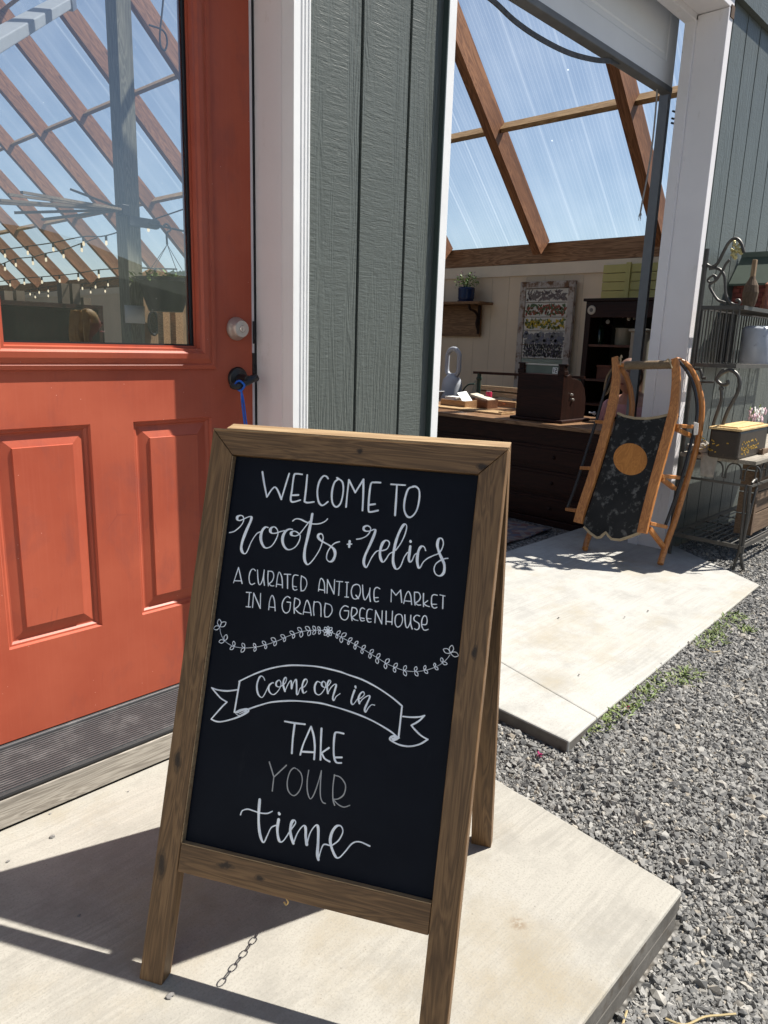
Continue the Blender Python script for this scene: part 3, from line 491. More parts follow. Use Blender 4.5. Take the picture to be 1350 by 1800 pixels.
# crushed stone: one mass of loose stones laid over the ground
def scatter_stones(n, name):
    r = np.random.default_rng(11)
    phi = (1+5**.5)/2
    ico = np.array([(-1,phi,0),(1,phi,0),(-1,-phi,0),(1,-phi,0),(0,-1,phi),(0,1,phi),(0,-1,-phi),(0,1,-phi),(phi,0,-1),(phi,0,1),(-phi,0,-1),(-phi,0,1)])/1.902
    fac = np.array([(0,11,5),(0,5,1),(0,1,7),(0,7,10),(0,10,11),(1,5,9),(5,11,4),(11,10,2),(10,7,6),(7,1,8),(3,9,4),(3,4,2),(3,2,6),(3,6,8),(3,8,9),(4,9,5),(2,4,11),(6,2,10),(8,6,7),(9,8,1)])
    shapes = []
    for k in range(40):
        v = ico*(1+r.uniform(-.32, .32, (12, 1)))
        for c in range(5):                     # shear flats off, as a crusher does
            d = r.normal(size=3); d /= np.linalg.norm(d); h = v @ d; lim = r.uniform(.25, .6); v = v - np.outer(np.maximum(h-lim, 0), d)
        shapes.append(v*np.array([1, r.uniform(.6, .95), r.uniform(.42, .75)]))
    shapes = np.array(shapes)
    # where: the picture's wedge of ground, thinned with distance
    xs, yy = [], []
    while len(xs) < n:
        u = r.uniform(820, 1420, 4000); v = r.uniform(900, 1880, 4000)
        for a, b in zip(u, v):
            p = ray(a, b); q = p*((-.06-EYE)/p[2]); x, y = q[0], q[1]
            if y > 1.64 or x < 1.0 or x > 6: continue
            dist2 = x*x+y*y
            if r.random() > min(1.0, (dist2/9.0)**1.1): continue
            if x < 1.475 + (y-.44)*.06 and y > .43 - .0: continue
            if x > c1.x-.012 and x < ratio(e1, e2, y)-.02 and y > .945 + (x-1.8)*.047: continue
            xs.append(x); yy.append(y)
    xs = np.array(xs[:n]); yy = np.array(yy[:n])
    s = np.exp(r.normal(math.log(.0062), .48, n)); s = np.clip(s, .0026, .020)
    ax = r.normal(size=(n, 3)); ax[:, :2] *= .45; ax /= np.linalg.norm(ax, axis=1)[:, None]
    an = r.uniform(0, 6.283, n); K = np.zeros((n, 3, 3))
    K[:, 0, 1], K[:, 0, 2], K[:, 1, 0], K[:, 1, 2], K[:, 2, 0], K[:, 2, 1] = -ax[:, 2], ax[:, 1], ax[:, 2], -ax[:, 0], -ax[:, 1], ax[:, 0]
    R = np.eye(3)[None] + np.sin(an)[:, None, None]*K + (1-np.cos(an))[:, None, None]*(K @ K)
    gz = np.array([ground_z(a) for a in xs]) + r.uniform(-.003, .004, n)
    V = np.einsum('nij,nkj->nki', R, shapes[r.integers(0, 40, n)])*s[:, None, None] + np.stack([xs, yy, gz], 1)[:, None, :]
    V = V.reshape(-1, 3); Fc = (fac[None] + (np.arange(n)*12)[:, None, None]).reshape(-1)
    me = bpy.data.meshes.new(name)
    me.vertices.add(len(V)); me.vertices.foreach_set('co', V.ravel().astype(np.float32))
    me.loops.add(len(Fc)); me.loops.foreach_set('vertex_index', Fc.astype(np.int32))
    m = len(Fc)//3; me.polygons.add(m)
    me.polygons.foreach_set('loop_start', np.arange(0, 3*m, 3, dtype=np.int32))
    try: me.polygons.foreach_set('loop_total', np.full(m, 3, dtype=np.int32))
    except Exception: pass
    me.polygons.foreach_set('use_smooth', np.zeros(m, dtype=bool)); me.update(calc_edges=True); me.validate(); me.materials.append(M['stone'])
    o = bpy.data.objects.new(name, me); COL.objects.link(o); o['kind'] = 'stuff'; o['label'] = 'loose grey crushed stone gravel beside the concrete'
    return o
scatter_stones(92000, 'gravel')

# ------------------------------------------------------------------ the greenhouse building
WALL, DOOR = 1.65, 1.82                        # front casing plane and door plane
BG = thing('greenhouse_building', 'green sided greenhouse barn with a red half glass door, raised overhead door and clear roof', 'building', (0, WALL, 0))
W = lambda name, mb, mat, label=None, **k: mb.build(name, mat, BG, label, **k)

def grooved(x0, x1, z0, z1, y, first, pitch=.2032, thick=.09, gw=.012, gd=.010):
    pts = [(x0, y)]; g = first
    while g < x1-.02:
        if g > x0+.02: pts += [(g-gw/2, y), (g-gw/2+.0015, y+gd), (g+gw/2-.0015, y+gd), (g+gw/2, y)]
        g += pitch
    pts += [(x1, y), (x1, y+thick), (x0, y+thick)]
    return MB().prism([(a, b, z0) for a, b in pts], (0, 0, z1-z0))
SY = 1.664
W('siding', grooved(1.408, 1.9615, 0.0, 2.83, SY, 1.612), M['siding'], 'grey green grooved siding strip between the red door and the big opening')
W('siding', grooved(4.21, 5.5, -.06, 2.897, SY, 4.268), M['siding'], 'grey green grooved siding right of the big opening')
W('siding', grooved(-3.2, .37, -.06, 2.95, SY, -3.05), M['siding'])
W('siding', MB().prism([(5.5, SY, -.06), (6.34, SY, -.06), (6.34, SY, 2.05), (5.5, SY, 2.88)], (0, .09, 0)), M['siding'])
W('siding', MB().prism([(-4.5, SY, -.1), (-3.2, SY, -.1), (-3.2, SY, 2.95), (-3.7, SY, 2.95), (-4.5, SY, 2.05)], (0, .09, 0)), M['siding'])
# wall above the doors: projects like a second siding course
W('gable', MB().prism([(-3.6, 1.632, 2.899), (5.45, 1.632, 2.899), (.9, 1.632, 7.43)], (0, .122, 0)), M['siding'])
W('siding', MB().prism([(.36, SY, 2.16), (1.42, SY, 2.16), (1.42, SY, 2.897), (.36, SY, 2.897)], (0, .09, 0)), M['siding'])
# door casing, jamb, head
prof = [(1.352, 1.651), (1.374, 1.651), (1.377, 1.654), (1.380, 1.650), (1.386, 1.650), (1.388, 1.653), (1.391, 1.649), (1.397, 1.649), (1.399, 1.652), (1.402, 1.648), (1.4065, 1.648), (1.4065, 1.70), (1.352, 1.70)]
W('door_casing', MB().prism([(a, b, 0.002) for a, b in prof], (0, 0, 2.20)), M['white'], 'white moulded casing right of the red door')
W('door_casing', MB().prism([(1.778-a, b, 0.002) for a, b in prof], (0, 0, 2.20)), M['white'])
W('door_casing', MB().box(.43, 1.348, 1.650, 1.70, 2.147, 2.20), M['white'])
W('door_jamb', MB().box(1.3525, 1.40, 1.7035, 1.86, .0, 2.16).box(1.3545, 1.40, 1.7002, 1.7035, 0, 2.16).box(1.3525, 1.40, 1.692, 1.7002, 0, 2.16), M['jamb'], 'white door jamb with chipped paint', bevel=.0015)
W('door_jamb', MB().box(.378, .4255, 1.7005, 1.86, 0, 2.16), M['jamb'])
W('door_jamb', MB().box(.426, 1.352, 1.7005, 1.86, 2.150, 2.20), M['jamb'])
W('weatherstrip', MB().box(1.3445, 1.3515, 1.822, 1.86, .1, 2.15), M['black_rubber'])
W('door_stop', MB().box(1.3345, 1.3443, 1.8235, 1.87, .1, 2.15), M['jamb'])
W('strike_plate', MB().box(1.338, 1.3440, 1.820, 1.8233, 1.122, 1.187), M['black_metal'], bevel=.001)
W('strike_plate', MB().box(1.3346, 1.3440, 1.820, 1.8233, 1.028, 1.095), M['black_metal'], bevel=.001)
# threshold
sb = MB(); N = 18
for k in range(N):
    y0 = 1.668 + k*.008; z0 = .085 + (y0-1.668)*.17
    sb.box(.43, 1.3525, y0, y0+.0052, .05, z0+.0022)
sb.box(.43, 1.3525, 1.664, 1.815, .045, .083)
W('threshold', sb, M['sill'], 'dark ribbed metal threshold under the red door')
W('threshold_lip', MB().tube([(.43, 1.660, .079), (1.3525, 1.660, .079)], .0065, 8), M['black_rubber'])
W('threshold_lip', MB().box(.43, 1.3525, 1.812, 1.86, .05, .117), M['sill'], bevel=.003)
W('sill_board', MB().box(.30, 1.41, 1.653, 1.85, .0005, .072), M['grey_wood'], 'weathered grey wooden sill under the threshold', bevel=.002)
# opening for the overhead door
W('opening_trim', MB().box(1.967, 2.005, 1.645, 1.72, .0, 2.83), M['white'], 'thin white trim board at the left of the opening', bevel=.002)
W('opening_trim', MB().box(1.962, 1.9668, 1.644, 1.67, .0, 2.83), M['green_trim'])
jb = MB().box(4.15, 4.212, 1.645, 1.86, -.045, 2.83).box(4.132, 4.15, 1.80, 1.86, -.02, 2.83)
W('opening_jamb', jb, M['jamb'], 'broad white jamb post at the right of the opening', bevel=.003)
W('opening_header', MB().box(1.99, 4.212, 1.645, 1.86, 2.832, 2.897).box(1.99, 4.15, 1.80, 1.862, 2.80, 2.832), M['jamb'], bevel=.003)
W('rotten_edge', MB().box(4.17, 4.213, 1.640, 1.652, 2.79, 2.845), paint('splintered_brown_wood', (.10, .055, .03), .9, .6, 60))
# the red door with its half glass
DX0, DX1, DZ0, DZ1 = .437, 1.333, .121, 2.14
GX0, GX1, GZ0, GZ1 = .637, 1.141, 1.112, 2.02
PAN = [(.588, .828, .365, .912), (.945, 1.187, .365, .912)]
xs = sorted({DX0, DX1, GX0, GX1, *[p[0] for p in PAN], *[p[1] for p in PAN]}); zs = sorted({DZ0, DZ1, GZ0, GZ1, .365, .912})
d = MB()
for i in range(len(xs)-1):
    for j in range(len(zs)-1):
        cx_, cz_ = (xs[i]+xs[i+1])/2, (zs[j]+zs[j+1])/2
        if GX0 < cx_ < GX1 and GZ0 < cz_ < GZ1: continue
        if any(p[0] < cx_ < p[1] and p[2] < cz_ < p[3] for p in PAN): continue
        d.quad((xs[i], DOOR, zs[j]), (xs[i+1], DOOR, zs[j]), (xs[i+1], DOOR, zs[j+1]), (xs[i], DOOR, zs[j+1]))
def rings(mb, x0, x1, z0, z1, y, steps, cap=True):
    prev = None
    for ins, dep in steps:
        c = [(x0+ins, y+dep, z0+ins), (x1-ins, y+dep, z0+ins), (x1-ins, y+dep, z1-ins), (x0+ins, y+dep, z1-ins)]
        if prev:
            for k in range(4): mb.quad(prev[k], prev[(k+1)%4], c[(k+1)%4], c[k])
        prev = c
    if cap: mb.poly(prev)
for p in PAN: rings(d, *p, DOOR, [(0, 0), (.004, .007), (.009, .0075), (.014, .013), (.018, .013), (.046, .0045), (.0475, .001)])
d.quad((DX1, DOOR, DZ0), (DX1, DOOR+.044, DZ0), (DX1, DOOR+.044, DZ1), (DX1, DOOR, DZ1))
d.quad((DX0, DOOR, DZ0), (DX1, DOOR, DZ0), (DX1, DOOR+.044, DZ0), (DX0, DOOR+.044, DZ0))
d.quad((DX0, DOOR, DZ1), (DX1, DOOR, DZ1), (DX1, DOOR+.044, DZ1), (DX0, DOOR+.044, DZ1))
bk = MB()
for a in ((DX0, GX0, DZ0, DZ1), (GX1, DX1, DZ0, DZ1), (GX0, GX1, DZ0, GZ0), (GX0, GX1, GZ1, DZ1)):
    bk.box(a[0], a[1], DOOR+.040, DOOR+.044, a[2], a[3])
d.v, off = d.v, len(d.v)
d.f += [tuple(i+off for i in f) for f in bk.f]; d.v += bk.v
door = W('door', d, M['door'], 'red panelled door with half glass')
fr = MB(); rings(fr, GX0-.062, GX1+.062, GZ0-.064, GZ1+.062, DOOR, [(0, -.0005), (.002, -.010), (.012, -.013), (.016, -.010), (.030, -.018), (.044, -.020), (.050, -.014), (.056, -.014), (.061, .012)], cap=False)
fr.build('window_frame', M['door'], door)
gk = MB(); rings(gk, GX0-.002, GX1+.002, GZ0-.003, GZ1+.002, DOOR, [(0, .011), (.007, .011), (.007, .02)], cap=False)
gk.build('gasket', M['black_rubber'], door)
MB().quad((GX0, DOOR+.016, GZ0), (GX1, DOOR+.016, GZ0), (GX1, DOOR+.016, GZ1), (GX0, DOOR+.016, GZ1)).build('window_pane', M['glass'], door, fix=False)
db = on_y(415, 578, DOOR); lv = on_y(417, 665, DOOR)
MB().lathe([(.0, 0), (.033, 0), (.033, .006), (.030, .010), (.027, .020), (.0245, .027), (.023, .030), (.0, .030)], db, (0, -1, 0), 32).build('deadbolt', M['nickel'], door, smooth=True)
MB().lathe([(0, .0302), (.0095, .0302), (.0095, .032), (.0085, .0335), (0, .0335)], db, (0, -1, 0), 20).box(db.x-.001, db.x+.001, DOOR-.0345, DOOR-.0330, db.z-.006, db.z+.004).build('keyhole', metal('bright_keyway', (.7, .68, .64), .2), door, smooth=True)
lever = MB().lathe([(0, 0), (.033, 0), (.033, .006), (.030, .010), (.014, .013), (.012, .040), (.011, .052), (0, .052)], lv, (0, -1, 0), 28)
arm = [lv + Vector((.034, -.050, .008)), lv + Vector((.022, -.053, .004)), lv + Vector((.0, -.050, -.008)), lv + Vector((-.025, -.052, -.017)), lv + Vector((-.046, -.054, -.021)), lv + Vector((-.058, -.048, -.013))]
lever.tube(smooth_line(arm, 5), [.005]*3 + [.0105]*8 + [.0095]*8 + [.008]*5 + [.005]*2, 10)
lever.ball(lv + Vector((.020, -.053, .002)), .014, 10, 6, (1.5, .5, .8))
lever.build('lever_handle', M['black_metal'], door, smooth=True)
# overhead door (raised) with rail, torn seal, pull cord and track
GY = 1.95
gb = on_y(1180.6, 153.6, GY); gz0 = gb.z
gd = MB(); rings(gd, 1.95, 4.262, gz0, gz0+.60, GY, [(0, 0), (.10, 0), (.115, .006), (.125, .006), (.14, .0)])
gd.box(1.95, 4.262, GY+.003, GY+.048, gz0+.001, gz0+.6)
gdo = W('overhead_door', gd, M['garage'], 'raised white overhead door at the top of the opening')
MB().box(1.95, 4.264, GY-.004, GY+.056, gz0-.030, gz0-.0005).build('bottom_rail', M['steel_edge'], gdo, bevel=.004)
sealp = [on_y(a, b, GY+.02) for a, b in ((700, -60), (800, -40), (860, -4), (905, 37), (950, 68), (1000, 93), (1045, 105), (1080, 108), (1112, 112))]
MB().sweep(smooth_line(sealp, 6), .006, [.022]*49, (0, 1, 0)).build('bottom_seal', paint('grey_torn_rubber_seal', (.10, .10, .105), .7, .5, 40), gdo, 'loose grey rubber seal drooping from the overhead door')
cordp = [on_y(a, b, GY+.03) for a, b in ((1156, 148), (1152, 200), (1146, 258), (1137, 315), (1130, 350), (1126, 372))]
cb = MB().tube(smooth_line(cordp, 6), .005, 8)
for k in range(7):
    p = cordp[-1]; cb.tube([p, p + Vector((rng.uniform(-.018, .018), rng.uniform(-.012, .012), -rng.uniform(.02, .05)))], [.003, .0012], 5)
cb.build('pull_cord', paint('dirty_white_cord', (.34, .32, .30), .8, .3, 50), gdo, 'grey pull cord with frayed end')
tx = on_y(1169, 200, 2.03)
tr = MB()
for a, b, c2_, d2 in ((0, .003, 0, .055), (.003, .030, 0, .003), (.003, .030, .052, .055), (.030, .033, 0, .018)):
    tr.box(tx.x+a, tx.x+b, 2.02+c2_, 2.02+d2, -.05, gz0+.4)
W('door_track', tr, M['galv'], 'galvanised steel track beside the white jamb', bevel=.0008)
brk = MB()
bp = on_y(1180, 215, 2.03)
for dz in (-.012, .012, .05): brk.tube([(bp.x-.03, 2.015, bp.z+dz), (bp.x+.06, 2.00, bp.z+dz+.004)], .006, 6)
W('track_bracket', brk, M['black_metal'])
# roof: eave beam, rafters, purlins, twin-wall sheets
XW, ROOF, RIDGE = 6.3, 8.395, .9               # eave wall; x + z on the glazing; ridge x
W('eave_wall', MB().box(XW, XW+.12, 1.76, 18.2, -.1, 1.912), M['cream'], 'cream painted low wall under the glazing')
W('wall_band', MB().box(XW-.018, XW-.001, 1.76, 18.2, 1.805, 1.912), M['cream_trim'])
W('eave_beam', MB().box(XW-.02, XW+.06, 1.76, 18.2, 1.915, 2.092), M['beam'], 'knotty brown beam along the foot of the glazing')
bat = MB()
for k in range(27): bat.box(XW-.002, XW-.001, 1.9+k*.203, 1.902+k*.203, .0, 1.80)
W('joint_shade_strip', bat, paint('wall_joint_shade', (.58, .465, .335), .7))  # thin darker strips painted in as the shadow lines of the board joints
s2 = math.sqrt(.5)
edges = [2.73, 3.905, 5.06, 6.10, 7.20, 8.38, 9.58, 10.76, 11.95, 13.14, 14.33, 15.52, 16.7, 17.9]
slope = Vector((s2, 0, -s2)); nrm = Vector((s2, 0, s2))
L = (XW - RIDGE)/s2
Rm = Matrix(((s2, 0, s2), (0, 1, 0), (-s2, 0, s2)))      # local x down the slope, y along the building, z out of the roof
def roof_obj(name, mb, mat, y, flip=False, label=None):
    o = mb.build(name, mat, BG, label, local=True)
    m = Matrix.Translation((RIDGE, y, ROOF-RIDGE)) @ (Rm.to_4x4() if not flip else (Matrix.Scale(-1, 4, (1, 0, 0)) @ Rm.to_4x4()))
    o.matrix_local = ORIGIN[BG.name].inverted() @ m
    return o
for k, y in enumerate(edges):
    roof_obj('rafter', MB().box(.05, L-.02, 0, .085, -.19, -.003), M['rafter'], y)
    roof_obj('rafter', MB().box(.05, L-.02, 0, .085, -.19, -.003), M['rafter'], y, True)
bounds = [1.77] + edges
for k in range(len(edges)):
    y0 = bounds[k] + (.085 if k else 0); y1 = bounds[k+1]
    for xx in (5.462, 4.582, 3.702, 2.822, 1.942):
        q = (xx-RIDGE)/s2
        roof_obj('purlin', MB().box(q-.019, q+.019, .002, y1-y0-.002, -.092, -.004), M['purlin'], y0)
for k in range(len(edges)):
    y0 = bounds[k] + (.03 if k else 0); y1 = bounds[k+1]+.03
    for fl_ in (False, True):
        o = roof_obj('roof_panel', MB().quad((0, .004, .004), (L+.12, .004, .004), (L+.12, y1-y0-.004, .004), (0, y1-y0-.004, .004)), M['poly'], y0, fl_)
W('ridge_beam', MB().box(RIDGE-.04, RIDGE+.04, 1.77, 18.2, ROOF-RIDGE-.32, ROOF-RIDGE-.05), M['beam'])
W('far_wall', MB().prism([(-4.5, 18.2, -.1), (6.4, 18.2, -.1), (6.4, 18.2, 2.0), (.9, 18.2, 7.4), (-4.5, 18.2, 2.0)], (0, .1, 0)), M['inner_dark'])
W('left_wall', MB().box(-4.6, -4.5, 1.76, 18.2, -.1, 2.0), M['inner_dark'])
W('bounce_wall', MB().box(-3.0, -2.8, -1.6, 1.62, -.1, 3.2).box(-3.05, -2.74, -1.65, 1.615, 3.202, 3.3), M['white'], 'added white wall out of view at the far left, bouncing fill light')  # added wall out of view, bounces sunlight onto the shaded jambs
# posts and lamp inside
pz = 4.74
W('post', MB().box(.523*pz, .523*pz+.098, pz, pz+.14, -.06, ROOF-.523*pz-.22), M['post'], 'tall weathered square post seen through the door glass')
# ------------------------------------------------------------------ the chalkboard A-frame sign
SC = 1.14/1.245
A0 = -1.09381541; TILT = .31218309
fo = Vector((.55328585*SC, 1.14981996*SC, 0.0))
wv = Vector((math.cos(A0), math.sin(A0), 0)); bv = Vector((-wv.y, wv.x, 0))
vv = bv*math.sin(TILT) + Vector((0, 0, math.cos(TILT))); nv = wv.cross(vv)    # nv points out of the front face
SW, SH = .614*SC, 1.110*SC
sign = thing('sandwich_board', 'wood framed chalkboard sandwich board lettered in white chalk on the door slab', 'sign', fo + wv*SW/2)
def frame_mat(o, u, n, v):
    m = Matrix((u, n, v)).transposed().to_4x4(); m.translation = o; return m
FM = frame_mat(fo, wv, -nv, vv)                # local x across, y away from the reader, z up the board
def on_board(name, mb, mat, parent, fm=None, label=None, bevel=0, **k):
    o = mb.build(name, mat, parent, label, local=True, bevel=bevel, **k)
    if parent is sign: o.matrix_local = ORIGIN[sign.name].inverted() @ fm
    return o
TH, ST = .030, .0465
RAIL0, RAIL1, OPT = .2185*SC, .2730*SC, 1.0605*SC
def mitre(mb, top):
    pass
st1 = MB().prism([(0, 0, 0), (ST, 0, 0), (ST, 0, SH-ST), (0, 0, SH)], (0, TH, 0))
st2 = MB().prism([(SW-ST, 0, 0), (SW, 0, 0), (SW, 0, SH), (SW-ST, 0, SH-ST)], (0, TH, 0))
tp = MB().prism([(ST+.0006, 0, SH-ST+.0002), (SW-ST-.0006, 0, SH-ST+.0002), (SW-.0007, 0, SH-.0002), (.0007, 0, SH-.0002)], (0, TH, 0))
rl = MB().box(ST+.0006, SW-ST-.0006, .001, TH-.001, RAIL0, RAIL1)
F1 = on_board('stile', st1, M['sign_v'], sign, FM, bevel=.0016)
F2 = on_board('stile', st2, M['sign_v'], sign, FM, bevel=.0016)
F3 = on_board('rail', tp, M['sign_h'], sign, FM, 'top rail of the sign with mitred corners', bevel=.0016)
F4 = on_board('rail', rl, M['sign_h'], sign, FM, 'bottom rail of the sign', bevel=.0016)
on_board('worn_edge', MB().box(.0, SW, .001, TH-.001, SH, SH+.0022), M['raw_edge'], F3)
on_board('worn_edge', MB().box(ST+.001, SW-ST-.001, .0016, TH-.014, RAIL1, RAIL1+.0016), M['raw_edge'], F4)
on_board('worn_edge', MB().box(ST, ST+.0016, .0016, TH-.014, RAIL1+.002, SH-ST-.002), M['raw_edge'], F1)
BD = .014                                      # the board sits this far behind the frame face
board = on_board('chalkboard', MB().box(ST+.002, SW-ST-.002, BD, BD+.004, RAIL1+.0018, SH-ST-.0004), M['board'], sign, FM, 'black chalkboard panel')
ribbon_n = [0]
def stroke(mb, pts, t0, t1):
    P = [Vector((x*SC/SC/1000, 0, y/1000)) for x, y in pts]
    if len(P) > 2: P = smooth_line(P, 7)
    elif len(P) == 2: P = [P[0].lerp(P[1], k/6) for k in range(7)]
    n = len(P); ribbon_n[0] += 1
    lift = BD - .0006 - (ribbon_n[0] % 23)*.00003
    i0 = len(mb.v); ph = rng.random()*6
    wmul = []
    for k, p in enumerate(P):
        d = (P[min(k+1, n-1)] - P[max(k-1, 0)]).normalized()
        down = max(0.0, -d.z); w = (t0 + (t1-t0)*min(1, down*1.15)**1.6)/1000
        wmul.append(w*(1 + .10*math.sin(k*.37+ph) + .05*rng.uniform(-1, 1)))
    for it in range(2): wmul = [(wmul[max(k-1, 0)]+wmul[k]*2+wmul[min(k+1, n-1)])/4 for k in range(n)]
    for k, p in enumerate(P):
        d = (P[min(k+1, n-1)] - P[max(k-1, 0)]).normalized(); s = Vector((-d.z, 0, d.x)); w = wmul[k]/2
        y = lift - .00012*k/n
        mb.v += [(p.x+s.x*w, y+.0005, p.z+s.z*w), (p.x, y, p.z), (p.x-s.x*w, y+.0005, p.z-s.z*w)]
    for k in range(n-1):
        a = i0+3*k; mb.f += [(a, a+1, a+4, a+3), (a+1, a+2, a+5, a+4)]
    for c, sgn, k in ((P[0], -1, 0), (P[-1], 1, n-1)):   # round pen ends
        d = (P[min(k+1, n-1)] - P[max(k-1, 0)]).normalized()*sgn; s = Vector((-d.z, 0, d.x)); w = wmul[k]/2
        j0 = len(mb.v); mb.v.append((c.x, lift-.00012*k/n, c.z))
        for q in range(7):
            a = -math.pi/2 + math.pi*q/6
            mb.v.append((c.x+(d.x*math.cos(a)+s.x*math.sin(a))*w, lift+.00049, c.z+(d.z*math.cos(a)+s.z*math.sin(a))*w))
        mb.f += [(j0, j0+1+q, j0+2+q) for q in range(6)]
LINES = (('welcome', 'WELCOME TO in narrow white capitals'), ('name', 'roots + relics in looping white script'), ('tag1', 'A CURATED ANTIQUE MARKET in thin capitals'),
         ('tag2', 'IN A GRAND GREENHOUSE in thin capitals'), ('ribbon', 'drawn ribbon banner outline'), ('come', 'Come on in in small script inside the ribbon'),
         ('take', 'TAKE in white capitals'), ('your', 'YOUR in thin grey capitals'), ('time', 'time in looping white script'), ('garland', 'drawn leafy garland with a flower at its middle'))
for key, lab in LINES:
    mb = MB()
    for t0, t1, strokes in WRITING[key]:
        for s in strokes: stroke(mb, s, t0*(.80 if key in ('ribbon', 'tag1', 'tag2', 'come') else .88), t1*(.80 if key in ('ribbon', 'tag1', 'tag2', 'come') else .88))
    if key == 'garland':
        for bx, by, tx_, ty_ in GARLAND_LEAVES:
            b, t = Vector((bx, by)), Vector((tx_, ty_)); dd = t-b; s = Vector((-dd.y, dd.x))*.27
            loop = [b, b+dd*.3+s*.8, b+dd*.65+s, t, b+dd*.65-s, b+dd*.3-s*.8, b+dd*.02]
            stroke(mb, [(q.x, q.y) for q in loop], 1.35, 1.6)
    on_board({'ribbon': 'ribbon_drawing', 'garland': 'garland_drawing'}.get(key, 'lettering'), mb, M['chalk_thin'] if key in ('your',) else M['chalk'], board, None, lab, fix=False)
# rear leaf
fo2 = fo + bv*(.645*SC)
TB = .2065
vb = (-bv)*math.sin(TB) + Vector((0, 0, math.cos(TB)))
BM = frame_mat(fo2, wv, (-bv)*math.cos(TB) - Vector((0, 0, math.sin(TB))), vb)
SB = SH*.9735; x0, x1 = .004, SW-.004
for a, b in ((x0, x0+ST), (x1-ST, x1)): on_board('stile', MB().box(a, b, 0, TH, 0, SB), M['sign_v'], sign, BM, bevel=.0016)
for a, b in ((RAIL0, RAIL1), (SB-ST, SB-.002)): on_board('rail', MB().box(x0+ST+.0006, x1-ST-.0006, .001, TH-.001, a, b), M['sign_h'], sign, BM, bevel=.0016)
on_board('worn_edge', MB().box(x0, x1, .0005, TH-.0005, SB, SB+.002), M['raw_edge'], sign, BM, 'bright bare wood along the top of the rear leaf')
on_board('chalkboard', MB().box(x0+ST+.002, x1-ST-.002, .012, .016, RAIL1+.001, SB-ST-.001), M['board'], sign, BM, 'rear chalkboard panel')
for xh in (.11, SW-.11):
    hp = fo + wv*xh + vv*(SH-.022) + bv*.036
    MB().bar(hp - wv*.025, hp + wv*.025, .004, .03, (0, 0, 1)).tube([hp-wv*.025+Vector((0, 0, .004)), hp+wv*.025+Vector((0, 0, .004))], .004, 8).build('hinge', M['brass'], sign)
def links(pts, r, wire, mb=None):
    mb = mb or MB(); P = smooth_line(pts, 40); tot = sum((P[k+1]-P[k]).length for k in range(len(P)-1)); step = r*2.9
    nl = int(tot/step); acc = 0; k = 0
    for q in range(nl):
        target = (q+.5)*step
        while acc + (P[k+1]-P[k]).length < target and k < len(P)-2: acc += (P[k+1]-P[k]).length; k += 1
        c = P[k].lerp(P[k+1], (target-acc)/max(1e-6, (P[k+1]-P[k]).length)); d = (P[k+1]-P[k]).normalized()
        s = d.orthogonal().normalized(); t = d.cross(s)
        if q % 2: s = t
        ring = [c + d*math.cos(a)*r*1.75 + s*math.sin(a)*r for a in [2*math.pi*j/12 for j in range(12)]]
        mb.tube(ring, wire, 5, True)
    return mb
ca = fo + wv*SW*.44 + vv*(RAIL0+.012) - nv*.032; cb_ = fo2 + wv*SW*.44 + vb*(RAIL0+.012) + bv*-.034
mid_ = (ca+cb_)/2 - Vector((0, 0, .030))
links([ca, ca.lerp(mid_, .5)-Vector((0, 0, .012)), mid_, cb_.lerp(mid_, .5)-Vector((0, 0, .012)), cb_], .0056, .0013).build('chain', M['chain'], sign, 'thin chain tying the two leaves of the sign')
hk = fo + wv*SW*.455 + vv*(RAIL0-.004) - nv*.016
MB().tube(smooth_line([hk+Vector((0, 0, .012)), hk, hk+wv*.004-Vector((0, 0, .008)), hk-Vector((0, 0, .015)), hk-wv*.004-Vector((0, 0, .010))], 5), .0013, 6).build('hook', M['brass'], sign, 'small brass hook under the bottom rail')


# blue cord tied to the lever
cp = [lv + Vector((-.030, -.052, -.004)), lv + Vector((-.022, -.066, -.016)), lv + Vector((-.030, -.056, -.032)), lv + Vector((-.040, -.046, -.016))]
cc = MB().tube(smooth_line(cp, 6, True), .0032, 8, True)
for dx in (-.003, .004):
    cc.tube(smooth_line([lv + Vector((-.029, -.060, -.028)), lv + Vector((-.022+dx, -.058, -.070)), lv + Vector((-.010+dx, -.050, -.120)), lv + Vector((.002+dx*2, -.046, -.185))], 6), .0026, 7)
tag(cc.build('cord', M['blue_cord'], smooth=True), 'bright blue cord tied round the black door lever', 'cord')
# ------------------------------------------------------------------ wooden sled leaning on the jamb
M['sled_wood'] = wood('orange_varnished_wood', (.32, .110, .026), (.60, .255, .070), 'z', .4, 10, 12, False, .5, .12, .5)
M['sled_dot'] = wood('orange_dot_wood', (.40, .150, .028), (.58, .235, .05), 'z', .5, 8, 13, False, .5)
M['sled_black'] = paint('scuffed_black_deck_paint', (.026, .026, .025), .6, .45, 7, .12, 70, .15, dirt=((.12, .117, .108), 24, .54))
M['bare_edge'] = paint('bare_wood_edge', (.42, .32, .19), .7, .25, 30)
M['leather'] = wood('dull_wrapped_grip', (.10, .065, .035), (.24, .17, .10), 'x', .7, 20, 3, False, .6)
LN = .34                                       # lean: x gained per metre of height
footA, footB = on_z(1160, 996, -.003), on_z(1028, 969, -.003)
dn = (1, 0, -LN)
DC = (3.70 - LN*(-.96)) - .06                  # deck plane
def dk(u, v, off=0.0): return on_plane(u, v, dn, DC + off)
c5 = lambda x, y: (900 + x*350/1350, 580 + y*350/1350)
sled = thing('sled', 'old orange wooden sled with black deck and orange dot leaning on the white jamb', 'sled', (footA+footB)/2)
nd_ = Vector((-1, 0, LN)).normalized()         # towards the viewer
railR = [dk(*c5(x, y)) for x, y in ((882, 1378), (905, 1280), (960, 1060), (1010, 880), (1062, 690), (1098, 540), (1112, 400), (1113, 290), (1104, 195))]
